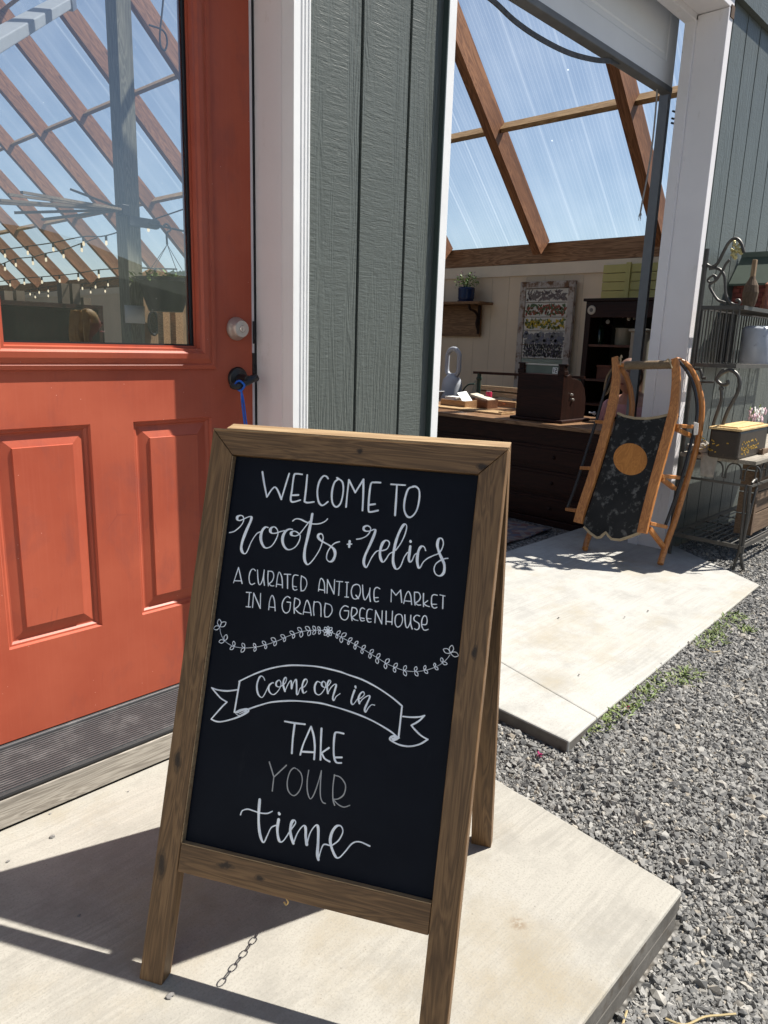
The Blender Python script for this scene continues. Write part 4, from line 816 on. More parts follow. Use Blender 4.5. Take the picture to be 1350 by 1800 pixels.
railL = [dk(*c5(x, y)) for x, y in ((448, 1308), (478, 1200), (545, 1000), (610, 790), (660, 600), (692, 450), (707, 330), (706, 260), (700, 185))]
for r_ in (railR, railL):
    P = smooth_line(r_, 5); n_ = len(P)
    MB().sweep(P, [.052 - .016*max(0, (k/n_-.55)/.45) for k in range(n_)], .026, (0, -1, 0)).build('rail', M['sled_wood'], sled, bevel=.004)
deckp = [dk(*c5(x, y), .012) for x, y in ((712, 566), (760, 588), (830, 603), (910, 606), (990, 596), (1040, 584), (1080, 572), (1060, 690), (1010, 860), (960, 1040), (905, 1240), (868, 1370), (800, 1395), (730, 1418), (675, 1412), (655, 1390), (640, 1365), (630, 1360), (618, 1380), (600, 1398), (575, 1402), (530, 1370), (492, 1330), (480, 1310), (530, 1180), (600, 960), (660, 760), (700, 620))]
deck = MB().prism(deckp, -nd_*.012).build('deck', M['sled_black'], sled, 'scuffed black deck with scalloped lower end', bevel=.002)
edge = [dk(*c5(x, y), .010) for x, y in ((868, 1376), (800, 1402), (730, 1424), (675, 1418), (655, 1397), (636, 1372), (618, 1388), (600, 1405), (575, 1409), (530, 1377), (488, 1334))]
MB().sweep(edge, .010, .013, tuple(nd_)).build('worn_edge', M['bare_edge'], deck)
edge = [dk(*c5(x, y), .010) for x, y in ((714, 562), (760, 583), (830, 598), (910, 601), (990, 591), (1040, 579), (1078, 568))]
MB().sweep(edge, .005, .013, tuple(nd_)).build('worn_edge', M['bare_edge'], deck)
dc = [dk(*c5(802 + 114*math.cos(a) + 6*math.sin(a), 876 + 108*math.sin(a)), .0095) for a in [2*math.pi*k/48 for k in range(48)]]
MB().prism(dc, -nd_*.0015).build('dot', M['sled_dot'], deck, 'round orange wooden dot on the deck')
def pt(u, v, x): return on_x(u, v, x)
def sled_tube(name, pts, r, mat, label=None, n=10):
    return MB().tube(smooth_line(pts, 6), r, n).build(name, mat, sled, label, smooth=True)
fx = footA.x
rv = lambda x, y, X: pt(*c5(x, y), X)
runR = [footA + Vector((.0, 0, .016)), rv(1040, 1470, fx+.07), rv(1105, 1290, fx+.125), rv(1165, 1090, fx+.185), rv(1228, 880, fx+.235), rv(1272, 690, fx+.26), rv(1287, 520, fx+.265), rv(1268, 390, fx+.255), rv(1225, 285, fx+.235), rv(1170, 222, fx+.21), rv(1110, 200, fx+.185)]
sled_tube('runner', runR, [.017]*20 + [.016]*20 + [.014]*21, M['sled_wood'])
runL = [footB + Vector((.0, 0, .016)), rv(520, 1400, fx+.05), rv(610, 1180, fx+.12), rv(700, 920, fx+.18), rv(775, 700, fx+.225), rv(812, 560, fx+.245), rv(808, 440, fx+.25), rv(785, 340, fx+.235), rv(750, 275, fx+.21), rv(712, 225, fx+.185)]
sled_tube('runner', runL, [.017]*20 + [.016]*20 + [.014]*15, M['sled_wood'])
# hand rods, dark
rodR = [rv(1040, 1325, fx+.04), rv(1100, 1160, fx+.08), rv(1165, 950, fx+.125), rv(1225, 720, fx+.18), rv(1252, 600, fx+.20), rv(1252, 480, fx+.21), rv(1225, 360, fx+.21), rv(1180, 270, fx+.20), rv(1125, 205, fx+.18)]
sled_tube('hand_rod', rodR, .0085, M['black_metal'])
rodL = [rv(375, 1205, fx-.05), rv(430, 1060, fx-.01), rv(500, 840, fx+.05), rv(570, 620, fx+.10), rv(610, 480, fx+.13), rv(650, 350, fx+.15), rv(690, 250, fx+.165)]
sled_tube('hand_rod', rodL, .0085, M['black_metal'])
for (a, b), (c_, d_) in zip(((930, 1310), (1010, 990), (1115, 650)), ((1045, 1335), (1130, 1000), (1220, 655))):
    MB().bar(dk(*c5(a, b), .02), pt(*c5(c_, d_), fx + .04 + .14*(1335-d_)/680), .020, .024).build('crosspiece', M['sled_wood'], sled, bevel=.003)
for (a, b), (c_, d_, X) in zip(((930, 1345), (1015, 1010), (1120, 675)), ((1030, 1475, .075), (1100, 1075, .16), (1215, 720, .245))):
    MB().bar(dk(*c5(a, b), .03), pt(*c5(c_, d_), fx+X), .022, .026).build('strut', M['sled_wood'], sled, bevel=.003)
for (a, b), (c_, d_) in zip(((440, 1225), (545, 938), (640, 625)), ((372, 1215), (470, 935), (572, 622))):
    MB().bar(dk(*c5(a, b), .02), pt(*c5(c_, d_), fx - .05 + .155*(1205-d_)/590), .020, .024).build('crosspiece', M['sled_wood'], sled, bevel=.003)
MB().tube([dk(*c5(712, 238)), dk(*c5(1112, 232))], .0125, 12).build('handle_bar', M['sled_wood'], sled, smooth=True)
MB().tube([dk(*c5(770, 240)).lerp(dk(*c5(1085, 235)), k/30) for k in range(31)], [.0225 + .0012*(k % 2) for k in range(31)], 14).build('grip', M['leather'], sled, 'dull wrapped grip on the handle bar', smooth=True)
for a in ((1040, 205, 1085, 260), (745, 180, 735, 240)):
    MB().tube(smooth_line([dk(*c5(a[0], a[1]+10), -.03), dk(*c5((a[0]+a[2])/2, a[1]-6), -.035), dk(*c5(a[2], a[3]), -.02)], 6), .004, 6).build('lashing', M['bare_edge'], sled)
tg = pt(*c5(1245, 670), fx+.13)
MB().prism([tg + Vector((0, .012, .035)), tg + Vector((0, -.012, .03)), tg + Vector((.004, -.014, -.03)), tg + Vector((.004, .006, -.034))], (-.004, 0, 0)).build('paper_tag', paint('white_paper_tag', (.75, .74, .70), .8, .1), sled, 'white paper tag tied on the right side')
MB().tube(smooth_line([rv(735, 250, fx+.16), rv(690, 330, fx+.14), rv(650, 420, fx+.15), rv(625, 430, fx+.14), rv(640, 330, fx+.14), rv(680, 260, fx+.15), rv(735, 185, fx+.15)], 6), .006, 7).build('pull_rope', M['leather'], sled)

# ------------------------------------------------------------------ iron baker's rack by the wall
M['iron'] = paint('aged_pewter_iron', (.085, .079, .07), .5, .35, 18, .1, 70, .5, metallic=.35)
M['shelf_wood'] = wood('grey_shelf_board', (.17, .15, .12), (.36, .32, .26), 'x', .8, 12, 21, False)
RX = 4.10                                      # its left end
def rk(u, v): return on_x(u, v, RX)
rack = thing('bakers_rack', 'scrolled wrought iron baker rack with shelves beside the white jamb', 'rack', (RX+.45, 1.4, -.03))
RW = 1.5
def rack_part(name, mb, label=None, mat=None, smooth=True, bevel=0): return mb.build(name, mat or M['iron'], rack, label, smooth=smooth, bevel=bevel)
k2 = lambda x, y: (1180 + x*170/1275, 400 + y*240/1800)          # surveys of three enlargements of the rack
k3 = lambda x, y: (1180 + x*170/1350, 620 + y*200/1588)
k4 = lambda x, y: (1180 + x*170/1177, 780 + y*260/1800)
topz = rk(1229, 541).z; midz = rk(1222, 641).z; tabz = rk(1270, 806).z
yb_, ys_, yt_ = 1.585, 1.366, 1.205
for xx in (RX, RX+RW):
    rack_part('post', MB().tube([(xx, yb_, ground_z(xx)), (xx, yb_, topz+.30)], .011, 8))
for z, yy in ((topz, ys_), (midz, ys_)):
    b = MB()
    for a, c_ in (((RX, yb_), (RX, yy)), ((RX, yy), (RX+RW, yy)), ((RX+RW, yy), (RX+RW, yb_)), ((RX+RW, yb_), (RX, yb_))):
        b.bar((*a, z), (*c_, z), .020, .012, (0, 0, 1))
    for q in range(21): b.tube([(RX+.05+q*.07, yy, z), (RX+.05+q*.07, yb_, z)], .0035, 6)
    rack_part('shelf', b, smooth=False)
# side bars under the top shelf
b = MB()
for q in range(7): y = yb_ - .015 - q*(yb_-ys_-.03)/6; b.tube([(RX, y, topz), (RX, y, midz)], .0042, 6)
rack_part('side_bars', b)
b = MB()
for q in range(33): b.tube([(RX+.03+q*.045, yb_, topz), (RX+.03+q*.045, yb_, midz)], .004, 6)
rack_part('back_bars', b)
def scroll(name, pts, r=.0075, crop=k2, plane=None):
    return rack_part(name, MB().tube(smooth_line([(plane or rk)(*crop(x, y)) for x, y in pts], 6), r, 8))
scroll('scroll', [(465, 540), (430, 525), (425, 495), (460, 485), (500, 510), (545, 515), (610, 470), (680, 340), (740, 225), (800, 160), (850, 145), (900, 175), (935, 240), (960, 330)], .0085)
scroll('scroll', [(585, 690), (560, 640), (520, 650), (480, 690), (500, 720), (560, 715), (590, 670), (580, 640), (545, 625)], .006)
scroll('scroll', [(500, 545), (580, 535), (650, 560), (700, 640), (710, 760), (720, 880), (760, 970), (810, 1010), (870, 1020), (905, 990), (885, 955), (850, 965)], .0075)
scroll('scroll', [(770, 425), (720, 480), (680, 560), (640, 620), (595, 690), (530, 735), (505, 770), (540, 850), (610, 950), (690, 985), (720, 1000)], .007)
scroll('scroll', [(330, 225), (400, 240), (425, 300), (430, 350), (490, 355)], .0075, k3)
scroll('scroll', [(600, 410), (500, 410), (410, 410)], .006, k3)
scroll('scroll', [(640, 410), (650, 330), (700, 260), (740, 235)], .0075, k3)
scroll('scroll', [(780, 385), (790, 420), (760, 445), (700, 440), (650, 400), (640, 360), (690, 300), (800, 245), (870, 260), (930, 320), (955, 420), (930, 540), (860, 680), (780, 830), (720, 1000), (700, 1120), (715, 1260)], .0095, k3)
scroll('scroll', [(690, 470), (700, 560), (700, 650), (660, 780), (600, 950), (575, 1080), (600, 1180), (660, 1270), (740, 1350), (800, 1385), (860, 1370), (880, 1325), (845, 1310), (825, 1340)], .0085, k3)
scroll('scroll', [(675, 520), (690, 480), (720, 500), (690, 530)], .006, k3)
# gilt leaf cluster
g = MB()
for q in range(26):
    c = rk(*k2(855 + rng.uniform(-62, 70), 300 + rng.uniform(-110, 110))); g.ball(c + Vector((rng.uniform(-.02, .01), 0, 0)), rng.uniform(.006, .012), 7, 5, (1, rng.uniform(.6, 1.3), rng.uniform(.6, 1.2)))
rack_part('gilt_leaves', g, 'pale gilt leaf cluster on the top scroll', paint('pale_gilt', (.55, .48, .22), .4, .35, 50, metallic=.3))
# table level: board, apron loops, legs, low shelf
b = MB().prism([(RX-.03, yt_-.02, tabz-.012), (RX+RW, yt_-.02, tabz-.012), (RX+RW, yb_, tabz-.012), (RX-.03, yb_, tabz-.012)], (0, 0, .022))
rack_part('table_board', b, 'worn grey wooden table board', M['shelf_wood'], False, .003)
b = MB(); az = tabz-.014; dz_ = .115
for q in range(4):
    yy = yb_ - .06 - q*.095
    b.tube(smooth_line([(RX, yy, az-.085), (RX, yy, az-.045), (RX, yy-.012, az-.014), (RX, yy-.038, az-.004), (RX, yy-.064, az-.014), (RX, yy-.076, az-.045), (RX, yy-.076, az-.085)], 5), .0045, 6)
    b.bar((RX, yy-.079, az-.087), (RX, yy-.098, az-.087), .006, .006)
b.bar((RX, yb_, az-.115), (RX, yt_, az-.115), .012, .010, (0, 0, 1))
for q in range(14):
    xx = RX + .06 + q*.10
    b.tube(smooth_line([(xx, yt_, az-.085), (xx, yt_, az-.045), (xx+.012, yt_, az-.014), (xx+.038, yt_, az-.004), (xx+.064, yt_, az-.014), (xx+.076, yt_, az-.045), (xx+.076, yt_, az-.085)], 5), .0045, 6)
b.bar((RX, yt_, az-.115), (RX+RW, yt_, az-.115), .012, .010, (0, 0, 1))
rack_part('apron', b)
gz_ = ground_z(RX)-.002
def leg(xx, out):
    o1 = Vector((xx, yt_, 0))
    b = MB()
    b.tube(smooth_line([o1 + Vector((0, 0, az-.11)), o1 + Vector((.006, -.004, az-.25)), o1 + Vector((.012, -.005, .35)), o1 + Vector((.004, -.004, .11)), o1 + Vector((-.002, -.008, .06)), o1 + Vector((.008, -.028, gz_+.004))], 6), .0095, 8)
    b.tube(smooth_line([o1 + Vector((0, .018, az-.11)), o1 + Vector((-.008, .016, .40)), o1 + Vector((-.004, .006, .11)), o1 + Vector((-.010, .014, .05)), o1 + Vector((-.012, .022, gz_+.004))], 6), .008, 8)
    b.tube(smooth_line([o1 + Vector((.02*out, 0, az-.10)), o1 + Vector((.085*out, 0, az-.085)), o1 + Vector((.120*out, 0, az-.15)), o1 + Vector((.105*out, 0, .42)), o1 + Vector((.05*out, 0, .25)), o1 + Vector((.012*out, 0, .11))], 6), .007, 8)
    b.tube([o1 + Vector((0, 0, .085)), o1 + Vector((0, 0, .125))], .016, 10)
    rack_part('leg', b)
leg(RX, 1); leg(RX+RW, -1)
b = MB(); lz = .115
for a, c_ in (((RX, yb_), (RX, yt_)), ((RX, yt_), (RX+RW, yt_)), ((RX+RW, yt_), (RX+RW, yb_)), ((RX+RW, yb_), (RX, yb_))): b.bar((*a, lz), (*c_, lz), .022, .012, (0, 0, 1))
for q in range(9): y = yt_+.03+q*.038; b.tube([(RX, y, lz), (RX+RW, y, lz)], .0035, 6)
for q in range(5): x = RX+.25*(q+1); b.tube([(x, yt_, lz-.006), (x, yb_, lz-.006)], .004, 6)
rack_part('low_shelf', b, smooth=False)

# things on the rack
yf_ = 1.30
def yon(u, v, y): return on_y(u, v, y)
# birdhouse: its brick end and roof slope face the doorway
bz = topz+.010
eL, eR = on_x(1281, 499, 4.66), on_x(1356, 490, 4.66); rL = on_x(1308, 450, 4.82)
y1_, y0_ = eL.y, eR.y
bh = thing('birdhouse', 'small brick red birdhouse with a grey green roof on the top rack shelf', 'birdhouse', (4.82, (y0_+y1_)/2, bz))
MB().prism([(4.70, y0_+.015, bz), (4.94, y0_+.015, bz), (4.94, y0_+.015, eL.z+.02), (4.82, y0_+.015, rL.z-.02), (4.70, y0_+.015, eL.z+.02)], (0, y1_-y0_-.03, 0)).build('wall', paint('red_brick_pattern', (.16, .045, .035), .8, .5, 60, .3, 90), bh)
bb = MB()
for r_ in range(6):
    for q in range(6):
        ya_ = y0_+.02 + q*.052 + (r_ % 2)*.026
        if ya_+.02 < y1_-.02: bb.box(4.692, 4.6995, ya_, min(ya_+.045, y1_-.017), bz+.004+r_*.026, bz+.025+r_*.026)
bb.build('brick_courses', paint('worn_red_bricks', (.24, .06, .045), .8, .45, 25), bh)
rf = MB().prism([(4.66, y0_, eL.z), (4.82, y0_, rL.z), (4.98, y0_, eL.z), (4.98, y0_, eL.z-.012), (4.82, y0_, rL.z-.014), (4.66, y0_, eL.z-.012)], (0, y1_-y0_, 0))
rfo = rf.build('roof', paint('grey_green_roof_paint', (.065, .09, .066), .6, .25, 10), bh, 'grey green gable roof')
MB().bar((4.815, y0_, rL.z+.004), (4.815, y1_, rL.z+.004), .03, .014).build('ridge_cap', paint('pale_green_ridge', (.11, .14, .11), .6), rfo)
# whisk brush standing in front of it
wb = yon(*k2(1020, 1030), 1.375)
br = thing('whisk_brush', 'old brown whisk brush standing before the birdhouse', 'brush', (wb.x, 1.375, topz+.010))
hh = yon(*k2(1030, 400), 1.375).z
MB().lathe([(.030, 0), (.036, .03), (.040, .07), (.034, .105), (.018, .135), (.011, .155), (0, .155)], (wb.x, 1.375, topz+.011), (0, 0, 1), 14).build('bristles', wood('brown_bristle', (.07, .045, .028), (.17, .12, .08), 'z', .9, 30, 2, False), br)
MB().box(wb.x-.012, wb.x+.016, 1.365, 1.385, topz+.15, hh).build('handle', wood('brush_handle', (.13, .08, .045), (.30, .21, .12), 'z', .8, 14, 4, False), br, bevel=.003)
rp_ = yon(*k2(1240, 1000), 1.385)
pd = thing('wooden_finial', 'reddish turned wooden finial on the top rack shelf', 'finial', (rp_.x, 1.385, topz+.010))
MB().lathe([(.024, 0), (.026, .02), (.018, .035), (.022, .06), (.012, .085), (.010, .12), (.016, .135), (.0, .15)], (rp_.x, 1.385, topz+.010), (0, 0, 1), 14).build('turned_body', wood('dark_red_wood', (.12, .035, .02), (.30, .11, .06), 'z', .5, 12, 4, False), pd, smooth=True)
# tall enamel pitcher on the middle shelf
jx = yon(*k2(1110, 1340), 1.46).x
jg = thing('enamel_jug', 'tall white enamel jug on the middle rack shelf', 'jug', (jx+.09, 1.47, midz+.010))
jh = yon(1335, 576, 1.46).z - midz
MB().lathe([(0, 0), (.086, 0), (.088, .01), (.088, jh*.90), (.080, jh*.96), (.064, jh*.985), (.064, jh), (.058, jh), (.058, .02), (0, .02)], (jx+.09, 1.47, midz+.010), (0, 0, 1), 32).build('jug_body', paint('white_enamel', (.48, .51, .56), .22, .25, 9, .05, 40, .5, dirt=((.20, .20, .24), 12, .60)), jg, smooth=True)
MB().tube(smooth_line([(jx+.178, 1.47, midz+jh*.85), (jx+.225, 1.47, midz+jh*.75), (jx+.225, 1.47, midz+jh*.45), (jx+.178, 1.47, midz+jh*.3)], 6), .008, 8).build('jug_handle', paint('dark_blue_enamel', (.02, .03, .07), .3), jg, smooth=True)
# dark slate leaning behind the bars, brown crate panel under the table
dp = thing('slate_slab', 'tall black slate slab standing behind the rack bars', 'slate', (4.62, 1.60, midz))
MB().box(4.50, 4.70, 1.592, 1.612, midz+.012, topz-.02).build('board', paint('black_stained_board', (.012, .012, .013), .6), dp, bevel=.002)
MB().box(4.50, 4.70, 1.590, 1.614, topz-.02, topz-.008).build('cap', paint('black_stained_cap', (.02, .02, .02), .5), dp)
cx0 = on_y(1322, 900, 1.255).x
cr = thing('wooden_crate', 'brown wooden crate standing under the right part of the rack table', 'crate', (cx0+.25, 1.29, lz))
bx_ = MB()
for q in range(4): bx_.box(cx0, cx0+.5, 1.255, 1.268, lz+.01+q*.125, lz+.128+q*.125).box(cx0, cx0+.014, 1.2685, 1.34, lz+.01+q*.125, lz+.128+q*.125)
bx_.build('slats', wood('brown_crate_wood', (.085, .05, .03), (.21, .14, .085), 'x', .8, 12, 15), cr, bevel=.002)
for a_ in (cx0-.002, cx0+.47): MB().box(a_, a_+.034, 1.245, 1.2545, lz+.01, lz+.51).build('corner_post', wood('brown_crate_post', (.085, .05, .03), (.20, .13, .08), 'z', .8, 12, 16), cr, bevel=.002)
# yellow printed tin box with wooden lid, blossom behind
tb0 = yon(*k3(910, 1410), 1.27); tz = tabz+.011
tin = thing('printed_box', 'dark box with yellow printing and a pale wooden lid on the rack table', 'box', (tb0.x+.15, 1.37, tz))
bxx0, bxx1, by0, by1, bh_ = tb0.x, tb0.x+.46, 1.265, 1.42, .150
MB().box(bxx0, bxx1, by0, by1, tz, tz+bh_).build('box_body', paint('dark_brown_tin', (.035, .024, .016), .45, .35, 20, dirt=((.14, .08, .05), 14, .62)), tin, bevel=.012)
MB().box(bxx0-.006, bxx1+.006, by0-.006, by1+.006, tz+bh_+.0004, tz+bh_+.013).box(bxx0+.022, bxx1-.022, by0+.022, by1-.022, tz+bh_+.0134, tz+bh_+.020).build('lid', wood('pale_lid_wood', (.42, .27, .11), (.72, .52, .26), 'x', .5, 10, 22, False), tin, 'pale wooden lid', bevel=.003)
ym = MB()
for row, n_ in ((.088, 11), (.058, 13), (.045, 12), (.030, 6)):
    for q in range(n_):
        x = bxx0+.05+q*.022+rng.uniform(-.004, .004); z = tz+row+rng.uniform(-.006, .006)
        ym.bar((x, by0-.0008, z), (x+rng.uniform(.006, .016), by0-.0008, z+rng.uniform(-.008, .010)), .007, .0012, (0, 0, 1))
for q in range(16):
    y = by0+.04+rng.uniform(0, .15); z = tz+rng.uniform(.03, .11); ym.bar((bxx0-.0008, y, z), (bxx0-.0008, y+rng.uniform(.005, .016), z+rng.uniform(-.01, .01)), .006, .0012, (0, 0, 1))
ym.build('yellow_printing', paint('worn_yellow_print', (.50, .30, .03), .6, .4, 40), tin, 'worn yellow printing on the box')
fl0 = yon(*k3(1210, 850), 1.50)
flw = thing('pink_blossom', 'pink and white artificial blossom lying behind the printed box', 'flowers', (fl0.x, 1.53, tz))
MB().tube(smooth_line([(fl0.x-.10, 1.535, tz+.02), (fl0.x, 1.53, tz+.10), (fl0.x+.12, 1.53, tz+.14)], 6), .005, 6).tube([(fl0.x, 1.53, tz+.10), (fl0.x, 1.53, tz)], .004, 6).build('stem', paint('green_stem', (.06, .12, .03), .6), flw)
for col_, n_ in (((.80, .55, .58), 9), ((.82, .80, .74), 9)):
    p = MB()
    for q in range(n_):
        c = Vector((fl0.x + rng.uniform(-.12, .14), 1.50 + rng.uniform(-.02, .03), tz+.165 + rng.uniform(-.03, .045)))
        for a in range(5): p.ball(c + Vector((math.cos(a*1.257)*.014, rng.uniform(-.006, .006), math.sin(a*1.257)*.014)), .012, 7, 5, (1, .4, 1))
    p.build('petals', paint('blossom_petals', col_, .6, .15), flw)
p = MB()
for q in range(12):
    c = Vector((fl0.x + rng.uniform(-.12, .16), 1.52, tz+.15 + rng.uniform(-.04, .05))); e = Vector((rng.uniform(-.04, .04), rng.uniform(-.02, .02), rng.uniform(-.01, .04))); s = Vector((.010, 0, -.008))
    p.poly([c, c+e*.5+s, c+e, c+e*.5-s])
p.build('leaves', paint('spring_green_leaf', (.20, .30, .05), .5), flw, fix=False)
# bundle of grey cloth on the table's left end
cl0 = rk(*k3(480, 1340))
clb = thing('cloth_bundle', 'crumpled grey cloth hanging over the rack table edge', 'cloth', (RX-.01, cl0.y, tz))
cm_ = paint('grey_linen', (.34, .31, .27), .9, .25, 30, .4, 90)
p = MB()
for q in range(5):
    a = rng.uniform(0, 6); c = Vector((RX+.03+rng.uniform(-.02, .05), cl0.y+rng.uniform(-.07, .06), tz+.018+q*.006))
    p.tube(smooth_line([c + Vector((math.cos(a+t*.8)*.03*(1+.2*math.sin(t*2.1)), math.sin(a+t*.8)*.055, .008*math.sin(t*1.7+q))) for t in range(9)], 4), [.016 + .006*math.sin(k*.9) for k in range(33)], 8)
p.build('folds', cm_, clb, smooth=True)
p = MB(); prev = None
for k in range(8):
    z = tz+.01 - k*.018; row = [Vector((RX-.034-.004*math.sin(j*1.9+k*.5), cl0.y-.085+j*.016 + k*.006*(3-j)*.12, z if k else tz+.012)) for j in range(7)]
    if prev:
        for j in range(6): p.quad(prev[j], prev[j+1], row[j+1], row[j])
    prev = row
o = p.build('hanging_flap', cm_, clb, smooth=True); sm_ = o.modifiers.new('thick', 'SOLIDIFY'); sm_.thickness = .003
# ------------------------------------------------------------------ inside the opening
FLR = -.06
M['dark_wood'] = wood('dark_mahogany', (.011, .003, .0016), (.036, .010, .005), 'y', .5, 9, 31, False, .5, .1, .25)
M['dark_wood_v'] = wood('dark_mahogany_upright', (.010, .0035, .002), (.034, .011, .006), 'z', .5, 9, 32, False, .5, .1, .25)
M['desk_top'] = wood('worn_desk_top', (.12, .055, .025), (.36, .21, .11), 'y', .4, 9, 33, True, .5)
CX = 4.32
ctop = on_x(900, 738, CX).z
desk = thing('shop_counter', 'long dark antique wooden counter with worn top inside the opening', 'counter', (CX+.4, 3.4, FLR))
cy0, cy1 = 2.10, 4.6
MB().box(CX-.02, CX+.78, cy0-.02, cy1, ctop-.028, ctop).build('counter_top', M['desk_top'], desk, 'worn brown counter top', bevel=.004)
b = MB().box(CX+.02, CX+.72, cy0, cy1-.02, FLR, ctop-.029)
z_ = [FLR+.05, FLR+.22, FLR+.40, FLR+.57]
b.build('carcass', M['dark_wood'], desk)
for q in range(3):
    for y in (cy0+.05, cy0+.86, cy0+1.67):
        p = MB(); y1_ = y+.74; p.box(CX+.006, CX+.0195, y, y1_, z_[q], z_[q+1]-.025); p.box(CX-.002, CX+.0058, y+.02, y1_-.02, z_[q]+.02, z_[q+1]-.045)
        dr = p.build('drawer', M['dark_wood'], desk, bevel=.002)
        MB().ball((CX-.006, (y+y1_)/2, (z_[q]+z_[q+1]-.025)/2), .013, 10, 6).build('knob', M['dark_wood_v'], dr, smooth=True)
MB().box(CX-.012, CX+.0195, cy0, cy1-.03, FLR, FLR+.045).build('plinth', M['dark_wood'], desk, bevel=.003)
# cash register, its back towards us
gx_ = CX+.10
r0, r1 = on_x(905, 741, gx_), on_x(984, 748, gx_)
rg = thing('cash_register', 'antique dark wooden cash register with its number flag raised on the counter', 'cash register', (gx_+.15, (r0.y+r1.y)/2, ctop))
ya, yb2 = r1.y, r0.y
bt = on_x(908, 655, gx_).z
MB().box(gx_-.03, gx_+.36, ya-.03, yb2+.03, ctop+.0005, ctop+.022).build('base', M['dark_wood'], rg, bevel=.006)
MB().box(gx_, gx_+.02, ya, yb2, ctop+.0225, bt).build('back_panel', M['dark_wood'], rg, bevel=.002)
sp = [(gx_+.021, ctop+.0225), (gx_+.33, ctop+.0225), (gx_+.335, ctop+.10), (gx_+.33, ctop+.16), (gx_+.30, ctop+.23), (gx_+.25, ctop+.275), (gx_+.18, ctop+.295), (gx_+.12, ctop+.30), (gx_+.085, ctop+.33), (gx_+.07, bt-.002), (gx_+.021, bt-.002)]
MB().prism([(a, ya+.003, c) for a, c in sp], (0, yb2-ya-.006, 0)).build('cabinet', M['dark_wood_v'], rg, 'curved dark cabinet of the register', bevel=.004)
for y in (ya+.022, yb2-.022):
    MB().box(gx_-.004, gx_+.05, y-.026, y+.026, bt+.0005, bt+.030).box(gx_+.002, gx_+.044, y-.020, y+.020, bt+.0302, bt+.062).box(gx_-.004, gx_+.05, y-.026, y+.026, bt+.0622, bt+.074).build('corner_post', M['dark_wood_v'], rg, bevel=.003)
fg = MB().box(gx_+.018, gx_+.024, ya+.050, yb2-.050, bt+.004, bt+.060).build('display_glass', paint('grey_green_display_glass', (.16, .19, .16), .15, .2, 8, 0, 10, .6), rg)
MB().box(gx_+.008, gx_+.034, ya+.050, yb2-.050, bt+.0605, bt+.068).build('display_top', M['nickel'], rg)
fp = on_x(989, 649, gx_+.01)
fy = ya+.078
MB().box(gx_+.012, gx_+.0165, fy-.020, fy+.020, bt+.008, bt+.050).build('number_flag', paint('white_number_flag', (.75, .74, .70), .5), rg)
nm = MB()
for x0_, z0_, x1_, z1_ in ((.010, .016, .010, .042), (-.002, .042, -.013, .042), (-.013, .042, -.013, .030), (-.013, .030, -.002, .030), (-.002, .030, -.002, .016), (-.002, .016, -.013, .016)):
    nm.bar((gx_+.0112, fy+x0_, bt+z0_), (gx_+.0112, fy+x1_, bt+z1_), .0042, .0012, (0, .7, .7))
nm.build('number', paint('black_numeral', (.02, .02, .02)), rg, 'black number 12 on the flag')
for zz, yy_ in ((ctop+.19, ya+.002), (ctop+.155, ya+.002)):
    MB().lathe([(0, 0), (.010, 0), (.008, .012), (0, .014)], (gx_+.12+.02*(zz < ctop+.17), yy_, zz), (0, -1, 0), 12).build('knob', M['nickel'], rg, smooth=True)
MB().tube([(gx_+.335, ya-.03, ctop+.06), (gx_+.335, ya-.065, ctop+.06)], .006, 8).ball((gx_+.335, ya-.07, ctop+.06), .014, 10, 6).build('crank_knob', paint('white_porcelain_knob', (.75, .75, .72), .3), rg, smooth=True)
# small things along the counter; each placed by its own distance
def at_top(u, v, extra=0): return on_z(u, v, ctop+extra)
def boxthing(name, label, u0, u1, v, h, dep, mat, lidmat=None, open_top=True, cat='box', group=None):
    a, c = at_top(u0, v), at_top(u1, v); x = (a.x+c.x)/2; a = on_x(u0, v, x); c = on_x(u1, v, x)
    t = thing(name, label, cat, (x+dep/2, (a.y+c.y)/2, ctop), None, group); y0, y1 = min(a.y, c.y), max(a.y, c.y); z = ctop+.001
    w_ = .008; b = MB()
    if open_top:
        b.box(x, x+dep, y0, y1, z, z+.006).box(x, x+w_, y0, y1, z+.0062, z+h).box(x+dep-w_, x+dep, y0, y1, z+.0062, z+h).box(x+w_+.0002, x+dep-w_-.0002, y0, y0+w_, z+.0062, z+h).box(x+w_+.0002, x+dep-w_-.0002, y1-w_, y1, z+.0062, z+h)
    else: b.box(x, x+dep, y0, y1, z, z+h)
    b.build('box_body', mat, t, bevel=.0015)
    return t, x, y0, y1, z
boxw = wood('light_box_wood', (.20, .10, .045), (.46, .28, .14), 'y', .6, 12, 41, False)
boxd = wood('dark_box_wood', (.09, .035, .018), (.22, .10, .05), 'y', .5, 12, 42, False)
t, x, y0, y1, z = boxthing('wooden_tray', 'open wooden tray of papers at the left end of the counter', 774, 817, 717, .062, .16, boxw)
MB().prism([(x+.02, y0+.03, z+.05), (x+.14, y0+.03, z+.055), (x+.14, y0+.10, z+.13), (x+.02, y0+.10, z+.12)], (.0, .003, .001)).build('card', paint('white_card', (.78, .78, .76), .6, .06), t)
MB().box(x+.03, x+.13, y0+.12, y1-.02, z+.03, z+.085).build('paper_stack', paint('paper_stack_white', (.70, .69, .66), .7, .1, 40), t)
t, x, y0, y1, z = boxthing('wooden_box', 'dark open wooden box between the tray and the drink can', 820, 856, 717, .068, .15, boxd)
MB().prism([(x+.015, y0+.01, z+.055), (x+.13, y0+.01, z+.055), (x+.12, y1-.01, z+.095), (x+.02, y1-.01, z+.09)], (0, 0, .018)).build('cloth_roll', paint('cream_cloth', (.62, .56, .44), .85, .2, 40), t, bevel=.006)
